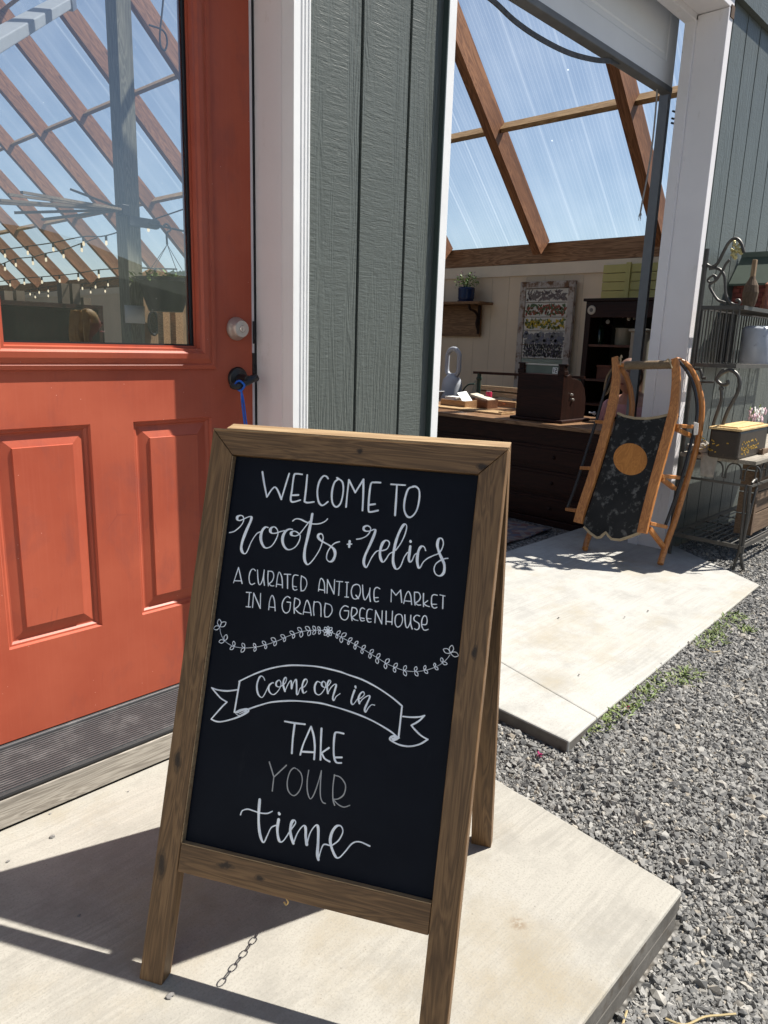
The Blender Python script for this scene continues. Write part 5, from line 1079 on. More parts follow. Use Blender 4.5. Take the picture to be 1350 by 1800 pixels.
t, x, y0, y1, z = boxthing('pale_box', 'low pale wooden box right of the drink can beside the register', 866, 906, 716, .048, .12, boxw, None, False)
MB().box(x-.004, x-.0003, (y0+y1)/2-.012, (y0+y1)/2+.012, z+.022, z+.036).build('clasp', M['brass'], t)
bwl = at_top(762, 705); bw = thing('white_bowl', 'white bowl behind the tray at the far left of the counter', 'bowl', bwl)
MB().lathe([(0, .002), (.045, .002), (.052, .01), (.085, .075), (.082, .077), (.049, .014), (0, .012)], (bwl.x+.2, bwl.y+.15, ctop), (0, 0, 1), 28).build('bowl_body', paint('white_china', (.74, .73, .70), .3, .05), bw, smooth=True)
# drink can
cn = at_top(858, 716); can = thing('drink_can', 'small pink and blue drink can on the counter', 'can', cn)
MB().lathe([(0, 0), (.024, 0), (.0265, .006), (.0265, .120), (.023, .130), (0, .130)], cn, (0, 0, 1), 24).build('can_body', paint('crimson_can', (.50, .035, .09), .35, .1), can, smooth=True)
MB().lathe([(.0268, .03), (.0268, .085)], cn, (0, 0, 1), 24).build('can_band', paint('silver_blue_can_band', (.30, .36, .55), .35, .4, 60), can, smooth=True)
MB().lathe([(0, .1302), (.022, .1302), (.022, .132), (0, .132)], cn, (0, 0, 1), 24).build('can_lid', M['nickel'], can, smooth=True)
# cream cone
cn = at_top(834, 700); cone = thing('yarn_cone', 'cream spool cone standing behind the boxes', 'cone', cn)
MB().lathe([(0, 0)] + [(.046 - .036*k/20 + .0012*(k % 2), .005 + .165*k/20) for k in range(21)] + [(0, .172)], cn, (0, 0, 1), 20).build('thread', paint('cream_thread', (.55, .48, .34), .8, .15, 60), cone, smooth=True)
# bits of timber standing behind
for (u0, u1, v, h, lab) in ((866, 878, 700, .075, 'small hexagonal wooden block behind the can'), (892, 907, 700, .055, 'small square wooden block against the register')):
    a, c = at_top(u0, v), at_top(u1, v); hx = thing('wooden_block', lab, 'block', (a.x, (a.y+c.y)/2, ctop)); w2 = abs(a.y-c.y)/2+.018; cyy = (a.y+c.y)/2
    MB().prism([(a.x, cyy+w2*math.cos(q*1.0472), ctop+.001+h/2+h/2*1.15*math.sin(q*1.0472)*.87) for q in range(6)] if u0 == 866 else [(a.x, cyy-w2, ctop+.001), (a.x, cyy+w2, ctop+.001), (a.x, cyy+w2, ctop+h), (a.x, cyy-w2, ctop+h)], (.05, 0, 0)).build('block_body', boxw, hx, bevel=.003)
# plank on the counter
a, c = on_x(765, 724, CX+.02), on_x(905, 724, CX+.02)
pk = thing('wooden_plank', 'pale wooden plank lying along the counter before the boxes', 'plank', (CX+.2, 3.4, ctop))
MB().box(CX+.22, CX+.40, c.y+.25, 4.5, ctop+.0005, ctop+.014).build('plank_body', wood('pale_plank', (.34, .20, .09), (.62, .43, .23), 'y', .5, 9, 43, True), pk, bevel=.002)
MB().box(CX+.24, CX+.38, c.y+.26, c.y+.29, ctop+.0145, ctop+.022).build('batten', boxw, pk)
# tower fan
TX = 5.55
f0, f1 = on_x(783, 640, TX), on_x(810, 640, TX); ftop = on_x(797, 609, TX).z; fn = on_x(797, 662, TX).z
fan = thing('tower_fan', 'pale grey bladeless tower fan with an open loop top', 'fan', (TX, (f0.y+f1.y)/2, FLR))
fm = paint('pale_grey_fan_plastic', (.46, .48, .52), .3, .05); fy_ = (f0.y+f1.y)/2; hw = abs(f1.y-f0.y)/2-.022
lp = [(TX, fy_+hw*math.cos(a), ftop-hw-.022+hw*math.sin(a)) for a in [math.pi*q/10 for q in range(11)]] + [(TX, fy_-hw, fn+.06)] + [(TX, fy_-hw+hw*2*(q/6), fn+.03-.02*math.sin(math.pi*q/6)) for q in range(1, 6)] + [(TX, fy_+hw, fn+.06)]
MB().tube(smooth_line(lp, 4, True), .022, 10, True).build('loop', fm, fan, smooth=True)
MB().lathe([(0, 0), (.115, 0), (.118, .02), (.098, .05), (.098, fn-FLR-.08), (.088, fn-FLR-.03), (.050, fn-FLR+.012), (0, fn-FLR+.016)], (TX, fy_, FLR), (0, 0, 1), 32).build('fan_base', fm, fan, smooth=True)
# cart rail behind the counter
QX = 5.35
q0, q1 = on_x(838, 655, QX), on_x(915, 657, QX)
ct = thing('iron_cart', 'green iron cart frame with red brown top rail behind the counter', 'cart', (QX, (q0.y+q1.y)/2, FLR))
gi = paint('dark_green_iron', (.03, .065, .05), .5, .3, 20)
MB().bar((QX, q0.y+.03, q0.z), (QX, q1.y-.6, q1.z), .022, .03).build('top_rail', M['dark_wood'], ct)
for zz in (on_x(845, 682, QX).z, on_x(845, 690, QX).z): MB().bar((QX, q0.y-.06, zz), (QX, q1.y-.6, zz), .05, .02, (0, 0, 1)).build('side_board', wood('pale_cart_board', (.36, .26, .14), (.64, .50, .32), 'y', .6, 9, 44, False), ct)
for y in (q0.y-.03, q1.y-.55): MB().tube([(QX, y, FLR), (QX, y, q0.z)], .018, 8).ball((QX, y, q0.z-.05), .026, 8, 6).build('leg', gi, ct, smooth=True)
MB().tube(smooth_line([(QX, q0.y+.02, q0.z-.10), (QX, q0.y+.10, q0.z-.12), (QX, q0.y+.16, q0.z-.22), (QX, q0.y+.17, q0.z-.45)], 6), .008, 6).build('brace', gi, ct)
# wall shelf with its pot plant
s0, s1 = on_x(856, 533, XW-.1), on_x(846, 592, XW-.02)
sh = thing('wall_shelf', 'old wooden wall shelf with scrolled bracket on the cream wall', 'shelf', (XW-.1, s0.y+.5, s1.z))
shw = wood('old_shelf_wood', (.13, .065, .028), (.34, .19, .09), 'y', .6, 9, 45, True)
MB().box(XW-.045, XW-.019, s1.y+.01, s1.y+1.4, s1.z, s0.z-.015).build('back_board', shw, sh, bevel=.002)
MB().box(XW-.26, XW-.019, s0.y-.02, s1.y+1.4, s0.z-.014, s0.z+.012).build('shelf_board', shw, sh, bevel=.003)
by = on_x(835, 560, XW-.12).y
MB().tube(smooth_line([(XW-.05, by, s0.z-.27), (XW-.09, by, s0.z-.20), (XW-.075, by, s0.z-.13), (XW-.13, by, s0.z-.08), (XW-.21, by, s0.z-.06), (XW-.235, by, s0.z-.02)], 6), .014, 8).tube([(XW-.055, by, s0.z-.30), (XW-.055, by, s0.z-.02)], .015, 6).build('bracket', M['dark_wood_v'], sh, smooth=True)
pp = on_x(819, 528, XW-.15)
pot = thing('pot_plant', 'green leafy plant in a dark blue ribbed pot on the wall shelf', 'plant', (XW-.15, pp.y, s0.z+.012))
MB().lathe([(0, 0), (.085, 0), (.087, .012), (.0, .012)], (XW-.15, pp.y, s0.z+.0125), (0, 0, 1), 24).lathe([(0, .0125), (.074, .0125), (.080, .03)] + [(.081+.004*k/8+.002*(k % 2), .03+.013*k) for k in range(9)] + [(.078, .142), (0, .12)], (XW-.15, pp.y, s0.z+.0125), (0, 0, 1), 28).build('pot', paint('dark_blue_glaze', (.012, .03, .095), .25, .3, 20), pot, smooth=True)
p = MB()
for q in range(260):
    th = rng.uniform(0, 6.283); rr = .10*math.sqrt(rng.random()); hgt = .15 + rng.uniform(0, .135)*(1-rr*4) + rng.uniform(-.01, .03)
    c = Vector((XW-.15+math.cos(th)*rr*1.15, pp.y+math.sin(th)*rr*1.25, s0.z+hgt)); e = Vector((rng.uniform(-1, 1), rng.uniform(-1, 1), rng.uniform(-.3, 1))).normalized()*rng.uniform(.012, .028); s = e.cross(Vector((rng.uniform(-1, 1), rng.uniform(-1, 1), 1))).normalized()*.007
    p.poly([c, c+e*.5+s, c+e, c+e*.5-s])
p.build('leaves', paint('fresh_green_leaf', (.16, .30, .035), .5, .5, 30), pot, fix=False)
p = MB()
for q in range(22):
    th = rng.uniform(0, 6.283); rr = .08*rng.random(); p.tube([(XW-.15, pp.y, s0.z+.13), (XW-.15+math.cos(th)*rr, pp.y+math.sin(th)*rr*1.2, s0.z+.16+rng.uniform(0, .12))], .0018, 4)
p.build('stems', paint('green_stems', (.10, .17, .03), .6), pot)
p = MB()
for q in range(9): p.ball((XW-.15+rng.uniform(-.08, .08), pp.y+rng.uniform(-.10, .10), s0.z+.22+rng.uniform(-.02, .09)), .006, 6, 4)
p.build('flowers', paint('pink_flower', (.55, .28, .35), .6), pot)
# salvaged sash with five rows of printed tiles
TX2 = XW-.06
def tq(u, v): return on_x(u, v, TX2)
c6 = lambda x, y: (760 + x*390/1350, 450 + y*310/1073)
ta, tb_, tc, td = tq(*c6(543, 165)), tq(*c6(865, 142)), tq(*c6(505, 760)), tq(*c6(830, 660))
y_l, y_r = (ta.y+tc.y)/2, tb_.y-.02; ztop_, zbot = (ta.z+tb_.z)/2, .30
ts = thing('tile_sash', 'weathered white window sash filled with rows of botanical tiles on the cream wall', 'picture', (TX2, (y_l+y_r)/2, zbot))
chip = paint('chipped_white_over_wood', (.50, .44, .38), .8, .25, 18, .4, 40, dirt=((.16, .085, .045), 11, .50))
fw = .062
MB().box(TX2-.022, TX2+.022, y_l-fw, y_l, zbot, ztop_).build('stile', chip, ts, bevel=.003); MB().box(TX2-.022, TX2+.022, y_r, y_r+fw, zbot, ztop_).build('stile', chip, ts, bevel=.003)
MB().box(TX2-.0215, TX2+.022, y_r+fw+.0005, y_l-fw-.0005, ztop_-fw, ztop_-.001).build('rail', chip, ts, bevel=.003); MB().box(TX2-.0215, TX2+.022, y_r+fw+.0005, y_l-fw-.0005, zbot, zbot+fw).build('rail', chip, ts, bevel=.003)
zr = [ztop_-fw-.004] + [tq(*c6(600, v)).z for v in (284, 372, 455, 540, 622)] + [zbot+fw]
cols = [((.17, .13, .12), (.20, .16, .14)), ((.30, .075, .035), (.08, .13, .045)), ((.55, .38, .025), (.13, .17, .045)), ((.15, .15, .18), (.22, .21, .20)), ((.20, .17, .22), (.13, .14, .11))]
tilem = paint('cream_tile_glaze', (.62, .57, .48), .35, .08, 6)
for r_ in range(6):
    z1_, z0_ = zr[r_]-.003, zr[r_+1]+.003
    tl_ = MB().box(TX2-.012, TX2-.004, y_r+fw+.003, y_l-fw-.003, z0_, z1_).build('tile_row', tilem if r_ < 5 else paint('sage_glass_pane', (.30, .34, .27), .25, .15, 5), ts)
    if r_ == 5: continue
    for cc_ in cols[r_]:
        p = MB(); n_ = 52
        for q in range(n_):
            y = y_r+fw+.02+(y_l-y_r-2*fw-.04)*(q+rng.uniform(.1, .9))/n_; z = rng.uniform(z0_+.02, z1_-.02)
            if r_ == 4:
                for k in range(5): zz_ = z0_+.012+k*.026+rng.uniform(-.012, .012); yy_ = y+rng.uniform(-.008, .008); p.poly([(TX2-.0127, yy_, zz_), (TX2-.0127, yy_+.007, zz_+.012), (TX2-.0127, yy_, zz_+.026), (TX2-.0127, yy_-.006, zz_+.012)])
            elif r_ in (3,):
                rr = rng.uniform(.012, .026); p.poly([(TX2-.0127-.0001*(q % 5), y+rr*(1+.25*math.sin(k*3))*math.cos(k*.5236), z+rr*math.sin(k*.5236)) for k in range(12)])
            else:
                a = rng.uniform(0, 3.14); l_, w_ = rng.uniform(.014, .03), rng.uniform(.005, .013)
                dd = Vector((0, math.cos(a), math.sin(a))); s = Vector((0, -math.sin(a), math.cos(a)))*w_; c = Vector((TX2-.0126-.00012*(q % 7), y, z))
                p.poly([c-dd*l_, c-dd*l_*.3+s, c+dd*l_*.5+s*.8, c+dd*l_, c+dd*l_*.5-s*.8, c-dd*l_*.3-s])
        p.build('printed_flowers', paint('tile_print_ink', cc_, .5, .3, 40), tl_, fix=False)
# yellow green shutters over the hutch
YX = XW-.03
sA, sB, sC = on_x(1063, 466, YX), on_x(1053, 530, YX), on_x(1150, 458, YX)
ym_ = paint('yellow_green_paint', (.56, .49, .17), .55, .12, 6)
shu = thing('board_shutter', 'yellow green boarded shutter panel above the dark hutch', 'shutter', (YX, sA.y-.4, sB.z))
for q in range(5):
    h_ = (sA.z-sB.z+.06)/5; MB().box(YX-.018, YX+.008, sA.y-1.1, sA.y, sB.z-.06+q*h_+.003, sB.z-.06+(q+1)*h_-.002).build('board', ym_, shu, bevel=.002)
vy = on_x(1102, 500, YX-.03).y
MB().box(YX-.036, YX-.0185, vy-.022, vy+.022, sB.z-.06, sA.z+.01).build('batten', ym_, shu, bevel=.003)
# dark hutch with shelves
HX = 5.75
hA, hB = on_x(1031, 530, HX), on_x(1024, 700, HX)
hu = thing('dark_hutch', 'tall dark wooden hutch with open shelves behind the counter', 'cabinet', (HX+.2, hA.y-.5, FLR))
hy1, hy0, hz = hA.y, hA.y-1.15, hA.z
for y_ in (hy1-.05, hy0): MB().box(HX, HX+.42, y_, y_+.05, FLR, hz).build('side', M['dark_wood_v'], hu, bevel=.003)
MB().box(HX-.02, HX+.44, hy0-.02, hy1+.02, hz+.0005, hz+.024).build('cornice', M['dark_wood'], hu, bevel=.004)
MB().box(HX-.004, HX+.02, hy0+.051, hy1-.051, hz-.13, hz-.0005).build('frieze', M['dark_wood'], hu, bevel=.003)
MB().box(HX+.40, HX+.42, hy0+.051, hy1-.051, FLR, hz-.001).build('back_board', paint('olive_back_board', (.035, .036, .022), .8, .3, 8), hu)
for v in (606, 668, 712): 
    zz = on_x(1075, v, HX).z; MB().box(HX+.005, HX+.399, hy0+.051, hy1-.051, zz-.02, zz).build('shelf', wood('hutch_shelf_wood', (.05, .018, .01), (.13, .05, .028), 'y', .45, 9, 46, False), hu, bevel=.002)
rc = on_x(1040, 545, HX-.005); MB().lathe([(0, 0), (.038, 0), (.034, .007), (0, .008)], rc, (-1, 0, 0), 24).build('rosette', paint('pale_rosette', (.55, .50, .42), .5), hu); MB().lathe([(0, .0085), (.016, .0085), (.012, .012), (0, .012)], rc, (-1, 0, 0), 18).build('rosette_centre', paint('grey_rosette_centre', (.16, .15, .14), .5), hu)
zz = on_x(1075, 606, HX).z; k0, k1 = on_x(1082, 600, HX+.18), on_x(1110, 600, HX+.18); kr = abs(k0.y-k1.y)/2; kc = Vector((HX+.18, (k0.y+k1.y)/2, zz))
kk = thing('stoneware_crock', 'tan stoneware crock of dried cotton stems on the hutch shelf', 'crock', kc)
MB().lathe([(0, .0005), (kr*.95, .0005), (kr, .01), (kr, kr*1.75), (kr*1.05, kr*1.8), (kr*1.05, kr*1.95), (kr*.9, kr*1.95), (kr*.88, .05), (0, .05)], kc, (0, 0, 1), 28).build('crock_body', paint('tan_stoneware', (.30, .25, .17), .4, .15, 12), kk, smooth=True)
cs = MB(); cw = MB()
for q in range(8):
    e = kc + Vector((rng.uniform(-.10, .05), rng.uniform(-.16, .16), kr*1.9+rng.uniform(.05, .16))); cs.tube(smooth_line([kc + Vector((0, rng.uniform(-.03, .03), .1)), kc.lerp(e, .6)+Vector((0, 0, .03)), e], 5), .003, 5); cw.ball(e, rng.uniform(.013, .020), 8, 6)
cs.build('stems', M['dark_wood_v'], kk); cw.build('cotton', paint('cotton_white', (.62, .60, .56), .9), kk, smooth=True)
zz = on_x(1065, 668, HX).z; k0, k1 = on_x(1050, 660, HX+.1), on_x(1074, 660, HX+.1)
t = thing('red_box', 'small reddish brown box on the lower hutch shelf', 'box', (HX+.15, (k0.y+k1.y)/2, zz))
MB().box(HX+.08, HX+.26, k1.y, k0.y, zz+.001, zz+.10).build('box_body', paint('red_brown_box', (.16, .045, .022), .5, .3, 12), t, bevel=.003)
MB().box(HX+.075, HX+.265, k1.y-.005, k0.y+.005, zz+.1005, zz+.118).build('lid', paint('red_brown_lid', (.20, .06, .03), .5, .3, 12), t, bevel=.003)
zz = on_x(1050, 606, HX).z; kb = on_x(1053, 600, HX+.2)
t = thing('green_bottle', 'dark green glass bottle beside the crock on the hutch shelf', 'bottle', (HX+.2, kb.y, zz))
MB().lathe([(0, .001), (.038, .001), (.040, .01), (.040, .13), (.016, .17), (.014, .22), (.017, .222), (.017, .235), (0, .235)], (HX+.2, kb.y, zz), (0, 0, 1), 20).build('bottle_body', paint('dark_green_glass', (.012, .03, .014), .12, .2, 8, 0, 10, .6), t, smooth=True)
MB().lathe([(0, .2355), (.013, .2355), (.012, .25), (0, .25)], (HX+.2, kb.y, zz), (0, 0, 1), 12).build('cork', paint('cork', (.30, .19, .10), .8), t)
# tin lamp/stool edge between hutch and track
zz = on_x(1128, 585, 5.2); lc = thing('grey_canister', 'pale grey ribbed canister standing behind the sled handle', 'canister', (5.2, zz.y, .6))
cb0 = on_x(1115, 590, 5.2); 
MB().lathe([(0, 0), (.07, 0)] + [(.07+.003*(k % 2), .02+.02*k) for k in range(int((cb0.z-.60)/.02))] + [(.075, cb0.z-.575), (.092, cb0.z-.57), (.092, cb0.z-.555), (0, cb0.z-.55)], (5.2, zz.y, .60), (0, 0, 1), 22).build('canister_body', paint('dull_cream_tin', (.30, .29, .24), .5, .15, 9), lc, smooth=True)
MB().box(5.02, 5.40, zz.y-.2, zz.y+.2, .575, .599).build('stand_top', M['dark_wood'], lc, bevel=.003)
for a, b_ in ((-1, -1), (-1, 1), (1, -1), (1, 1)): MB().tube([(5.21+a*.16, zz.y+b_*.16, FLR), (5.21+a*.14, zz.y+b_*.14, .574)], .016, 8).build('leg', M['dark_wood_v'], lc)
# rug inside the sill
rugm = NT('faded_rug'); v_ = rugm.coords('World', (22, 22, 22)); n_ = rugm.node('ShaderNodeTexVoronoi', {'Vector': v_, 'Scale': 1.0}).outputs['Color']
rugm.principled(rugm.ramp(n_, [(.2, (.16, .07, .065)), (.5, (.26, .20, .16)), (.8, (.10, .10, .13))]), .95, 0, rugm.bump(rugm.noise(rugm.coords('World'), 250, 2), .4, .003))
rug = MB(); prev = None
for k in range(31):
    x = 2.7 + k*.05; z = FLR + .012 + .010*math.sin(k*.7)*math.exp(-((k-18)/9)**2) + .006; row = [(x, y, z + .006*math.sin(y*9+k*.4)) for y in (2.42, 2.5, 2.7, 2.95, 3.2)]
    if prev:
        for j in range(4): rug.quad(prev[j], prev[j+1], row[j+1], row[j])
    prev = row
o = rug.build('rug', rugm.m, None, smooth=True); tag(o, 'faded patterned rug on the gravel before the counter', 'rug'); s_ = o.modifiers.new('thick', 'SOLIDIFY'); s_.thickness = .008
# ------------------------------------------------------------------ people: one skinned surface each, clothes and hair as children
def skin_body(name, joints, edges_, mat, parent, root=0, sub=2):
    me = bpy.data.meshes.new(name); inv = ORIGIN[parent.name].inverted(); me.from_pydata([tuple(inv @ Vector(j[0])) for j in joints], edges_, []); me.materials.append(mat)
    o = bpy.data.objects.new(name, me); COL.objects.link(o); ORIGIN[o.name] = ORIGIN[parent.name]; o.parent = parent
    o.modifiers.new('skin', 'SKIN')
    for k, sv in enumerate(me.skin_vertices[0].data):
        r = joints[k][1]; sv.radius = r if isinstance(r, tuple) else (r, r)
        sv.use_root = (k == root)
    s = o.modifiers.new('smooth', 'SUBSURF'); s.levels = sub; s.render_levels = sub
    return o
M['skin'] = paint('warm_skin', (.52, .27, .19), .5, .12, 12)
def head(parent, mat, c, fwd, hair_mat, long_hair, r=.098):
    f = Vector(fwd).normalized(); up = Vector((0, 0, 1)); s = f.cross(up).normalized()
    P = lambda a, b, z: c + s*a + f*b + up*z
    mb = MB()
    i0 = 0; N_, K_ = 20, 14
    for k in range(K_+1):
        t = math.pi*k/K_; z = math.cos(t)
        for j in range(N_):
            a = 2*math.pi*j/N_; x = math.cos(a)*math.sin(t); y = math.sin(a)*math.sin(t)
            jaw = 1 - .32*max(0, -z)**1.2
            yy = y*(1.0 if y > 0 else 1.12); bulge = .10*max(0, y)*math.exp(-((z+.05)/.16)**2)*math.exp(-(x/.22)**2)*2.2
            eye = -.07*sum(math.exp(-((x-e)/.16)**2-((z-.06)/.12)**2) for e in (-.40, .40))*max(0, y)
            lip = .05*math.exp(-((z+.48)/.08)**2-(x/.28)**2)*max(0, y)
            mb.v.append(tuple(P(x*jaw*.80*r, (yy*jaw + bulge + eye + lip)*.98*r, z*1.20*r)))
    for k in range(K_):
        for j in range(N_): mb.f.append((k*N_+j, k*N_+(j+1)%N_, (k+1)*N_+(j+1)%N_, (k+1)*N_+j))
    h = mb.build('head', mat, parent, smooth=True)
    ey = MB(); mo = MB(); ea = MB()
    for e in (-1, 1):
        ey.ball(P(e*.033, .079, .010), .0095, 10, 6); ea.ball(P(e*.078, -.004, .0), .020, 8, 6, (.5, .8, 1.3))
    mo.ball(P(0, .082, -.048), .017, 10, 6, (1.2, 1.2, .28))
    ey.build('eyes', paint('dark_eye', (.03, .025, .022), .2), h, smooth=True); mo.build('mouth', paint('lip_red', (.35, .10, .09), .5), h, smooth=True); ea.build('ears', mat, h, smooth=True)
    hb = MB()
    for k in range(11):
        t = math.pi*.5*k/10
        for j in range(N_):
            a = 2*math.pi*j/N_; lowz = math.cos(t*(1.0 if math.sin(a) > .25 else 1.35)); st = math.sin(t*(1.0 if math.sin(a) > .25 else 1.35))
            fr_ = .92 if math.sin(a) > .25 else 1.0
            hb.v.append(tuple(P(math.cos(a)*st*.88*r, (math.sin(a)*st*1.04*fr_-.06)*r*1.04, (lowz*1.26+.07)*r)))
    for k in range(10):
        for j in range(N_): hb.f.append((k*N_+j, k*N_+(j+1)%N_, (k+1)*N_+(j+1)%N_, (k+1)*N_+j))
    for q in range(46 if long_hair else 0):
        a = math.pi*(1.0 + q/45.0) ; rr = .088 + rng.uniform(-.008, .006); base = P(math.cos(a)*rr*.95, math.sin(a)*rr*1.05-.004, .05+rng.uniform(-.01, .04)); wob = rng.uniform(-.02, .02)
        ln_ = long_hair*rng.uniform(.8, 1.05)
        hb.tube(smooth_line([base, base + Vector((0, 0, -.07)) + f*(-.012) + s*math.cos(a)*.014, base + Vector((0, 0, -ln_*.6)) + s*(math.cos(a)*.018+wob) - f*.02, base + Vector((0, 0, -ln_)) + s*(math.cos(a)*.030+wob*2) - f*.01], 4), [.011]*8 + [.010, .008, .006, .005, .003], 6)
    hb.build('hair', hair_mat, h, smooth=True)
    return h
def standing(name, label, base, fwd, height, shirt, trousers, hair, long_hair):
    f = Vector(fwd).normalized(); s = f.cross(Vector((0, 0, 1))).normalized(); k = height/1.70
    p = thing(name, label, 'person', base)
    P = lambda a, b, z: Vector(base) + s*a*k + f*b*k + Vector((0, 0, z*k))
    J = [(P(0, 0, .93), .13*k), (P(0, .01, 1.10), .115*k), (P(0, .0, 1.27), .135*k), (P(0, -.01, 1.38), .10*k), (P(0, .0, 1.45), .052*k), (P(0, .015, 1.52), .05*k)]
    E_ = [(0, 1), (1, 2), (2, 3), (3, 4), (4, 5)]
    for e in (-1, 1):
        b0 = len(J)
        J += [(P(e*.16, -.01, 1.36), .055*k), (P(e*.20, -.01, 1.12), .043*k), (P(e*.19, .09, .90), .033*k), (P(e*.17, .15, .82), .030*k)]
        E_ += [(3, b0), (b0, b0+1), (b0+1, b0+2), (b0+2, b0+3)]
        for q in range(5):
            i = len(J); J.append((P(e*(.155+.012*q), .175 - .02*(q == 4), .775-.006*abs(q-2)), .009*k)); J.append((P(e*(.152+.012*q), .178, .735-.004*abs(q-2)), .008*k)); E_ += [(b0+3, i), (i, i+1)]
        l0 = len(J)
        J += [(P(e*.09, 0, .86), .088*k), (P(e*.095, .015, .48), .058*k), (P(e*.095, -.01, .09), .040*k), (P(e*.10, .10, .035), .036*k)]
        E_ += [(0, l0), (l0, l0+1), (l0+1, l0+2), (l0+2, l0+3)]
    body = skin_body('body', J, E_, M['skin'], p)
    head(p, M['skin'], P(0, .03, 1.60), f, hair, long_hair, .098*k)
    SJ = [(P(0, .0, .88), (.165*k, .135*k)), (P(0, .01, 1.08), (.145*k, .125*k)), (P(0, .0, 1.26), (.16*k, .145*k)), (P(0, -.005, 1.38), (.115*k, .105*k)), (P(0, 0, 1.42), .07*k)]
    SE = [(0, 1), (1, 2), (2, 3), (3, 4)]
    for e in (-1, 1):
        b0 = len(SJ); SJ += [(P(e*.165, -.01, 1.36), .072*k), (P(e*.20, -.01, 1.16), .060*k)]; SE += [(3, b0), (b0, b0+1)]
    skin_body('shirt', SJ, SE, shirt, p)
    TJ = [(P(0, 0, .95), (.15*k, .135*k))]; TE = []
    for e in (-1, 1):
        b0 = len(TJ); TJ += [(P(e*.092, 0, .84), .102*k), (P(e*.097, .015, .48), .075*k), (P(e*.097, -.008, .11), .062*k)]; TE += [(0, b0), (b0, b0+1), (b0+1, b0+2)]
    skin_body('trousers', TJ, TE, trousers, p)
    sh_ = MB()
    for e in (-1, 1): sh_.ball(P(e*.10, .055, .04), .05*k, 10, 6, (1, 1, .85)).ball(P(e*.10, .115, .03), .045*k, 10, 6, (1, 1, .7))
    sh_.build('shoes', paint('dark_shoe', (.05, .045, .04), .6), p, smooth=True)
    return p
# the girl whose reflection stands in the door glass
def mirror(u, v, dist):
    r = ray(u, v); r = r/np.linalg.norm(r)*dist; return Vector((r[0], 2*(DOOR+.016) - r[1], r[2]+EYE))
gh = mirror(150, 569, 5.4)
gbase = Vector((gh.x, gh.y, ground_z(gh.x)))
hgt = (gh.z - gbase.z)/1.60*1.70
standing('person', 'fair long haired girl in a teal shirt reflected in the door glass', gbase, (.95, .32, 0), hgt, paint('teal_shirt', (.12, .58, .58), .8, .15), paint('blue_denim', (.06, .09, .17), .8, .2, 40), paint('blond_hair', (.78, .55, .26), .55, .3, 30), .26)
# shop keeper sitting behind the counter, mostly hidden by the sled
kx = 5.05
ph = on_x(1124, 650, kx)
kp = thing('person', 'seated person in a pink top behind the counter, half hidden by the sled', 'person', (kx, ph.y, FLR))
f = Vector((-.95, .10, 0)).normalized(); s = f.cross(Vector((0, 0, 1)))
P = lambda a, b, z: Vector((kx, ph.y, FLR)) + s*a + f*b + Vector((0, 0, z*.865))
J = [(P(0, -.06, .50), .13), (P(0, -.03, .68), .115), (P(0, .02, .86), .13), (P(0, .05, .96), .095), (P(0, .07, 1.03), .052), (P(0, .09, 1.09), .05)]
E_ = [(0, 1), (1, 2), (2, 3), (3, 4), (4, 5)]
for e in (-1, 1):
    b0 = len(J); J += [(P(e*.16, .05, .94), .055), (P(e*.20, .10, .72), .045), (P(e*.13, .30, .70), .036), (P(e*.10, .37, .70), .030)]; E_ += [(3, b0), (b0, b0+1), (b0+1, b0+2), (b0+2, b0+3)]
    for q in range(5):
        i = len(J); J += [(P(e*(.075+.012*q), .42, .70), .009), (P(e*(.075+.011*q), .455, .688), .008)]; E_ += [(b0+3, i), (i, i+1)]
    l0 = len(J); J += [(P(e*.09, .03, .49), .09), (P(e*.10, .42, .47), .065), (P(e*.10, .44, .08), .043), (P(e*.10, .54, .035), .036)]; E_ += [(0, l0), (l0, l0+1), (l0+1, l0+2), (l0+2, l0+3)]
skin_body('body', J, E_, M['skin'], kp)
head(kp, M['skin'], P(0, .13, 1.17), f + Vector((0, 0, 0)), paint('auburn_hair', (.22, .12, .08), .6, .3, 30), 0)
SJ = [(P(0, -.06, .46), .16), (P(0, -.03, .68), .14), (P(0, .02, .86), .15), (P(0, .05, .97), .11)]; SE = [(0, 1), (1, 2), (2, 3)]
for e in (-1, 1):
    b0 = len(SJ); SJ += [(P(e*.165, .05, .94), .072), (P(e*.20, .10, .74), .060)]; SE += [(3, b0), (b0, b0+1)]
skin_body('top', SJ, SE, paint('pink_top', (.58, .30, .30), .8, .12), kp)
TJ = [(P(0, -.05, .50), .16)]; TE = []
for e in (-1, 1):
    b0 = len(TJ); TJ += [(P(e*.095, .05, .49), .11), (P(e*.10, .42, .475), .08), (P(e*.10, .44, .10), .06)]; TE += [(0, b0), (b0, b0+1), (b0+1, b0+2)]
skin_body('trousers', TJ, TE, paint('dark_trousers', (.04, .045, .06), .8), kp)
st = thing('stool', 'plain dark wooden stool behind the counter under the seated person', 'stool', (kx, ph.y, FLR))
MB().lathe([(0, .34), (.17, .34), (.175, .36), (.17, .375), (0, .375)], (kx, ph.y, FLR), (0, 0, 1), 24).build('seat', M['dark_wood'], st)
for a in (0.6, 2.2, 3.7, 5.3): MB().tube([(kx+math.cos(a)*.12, ph.y+math.sin(a)*.12, FLR+.339), (kx+math.cos(a)*.18, ph.y+math.sin(a)*.18, FLR)], .016, 8).build('leg', M['dark_wood_v'], st)

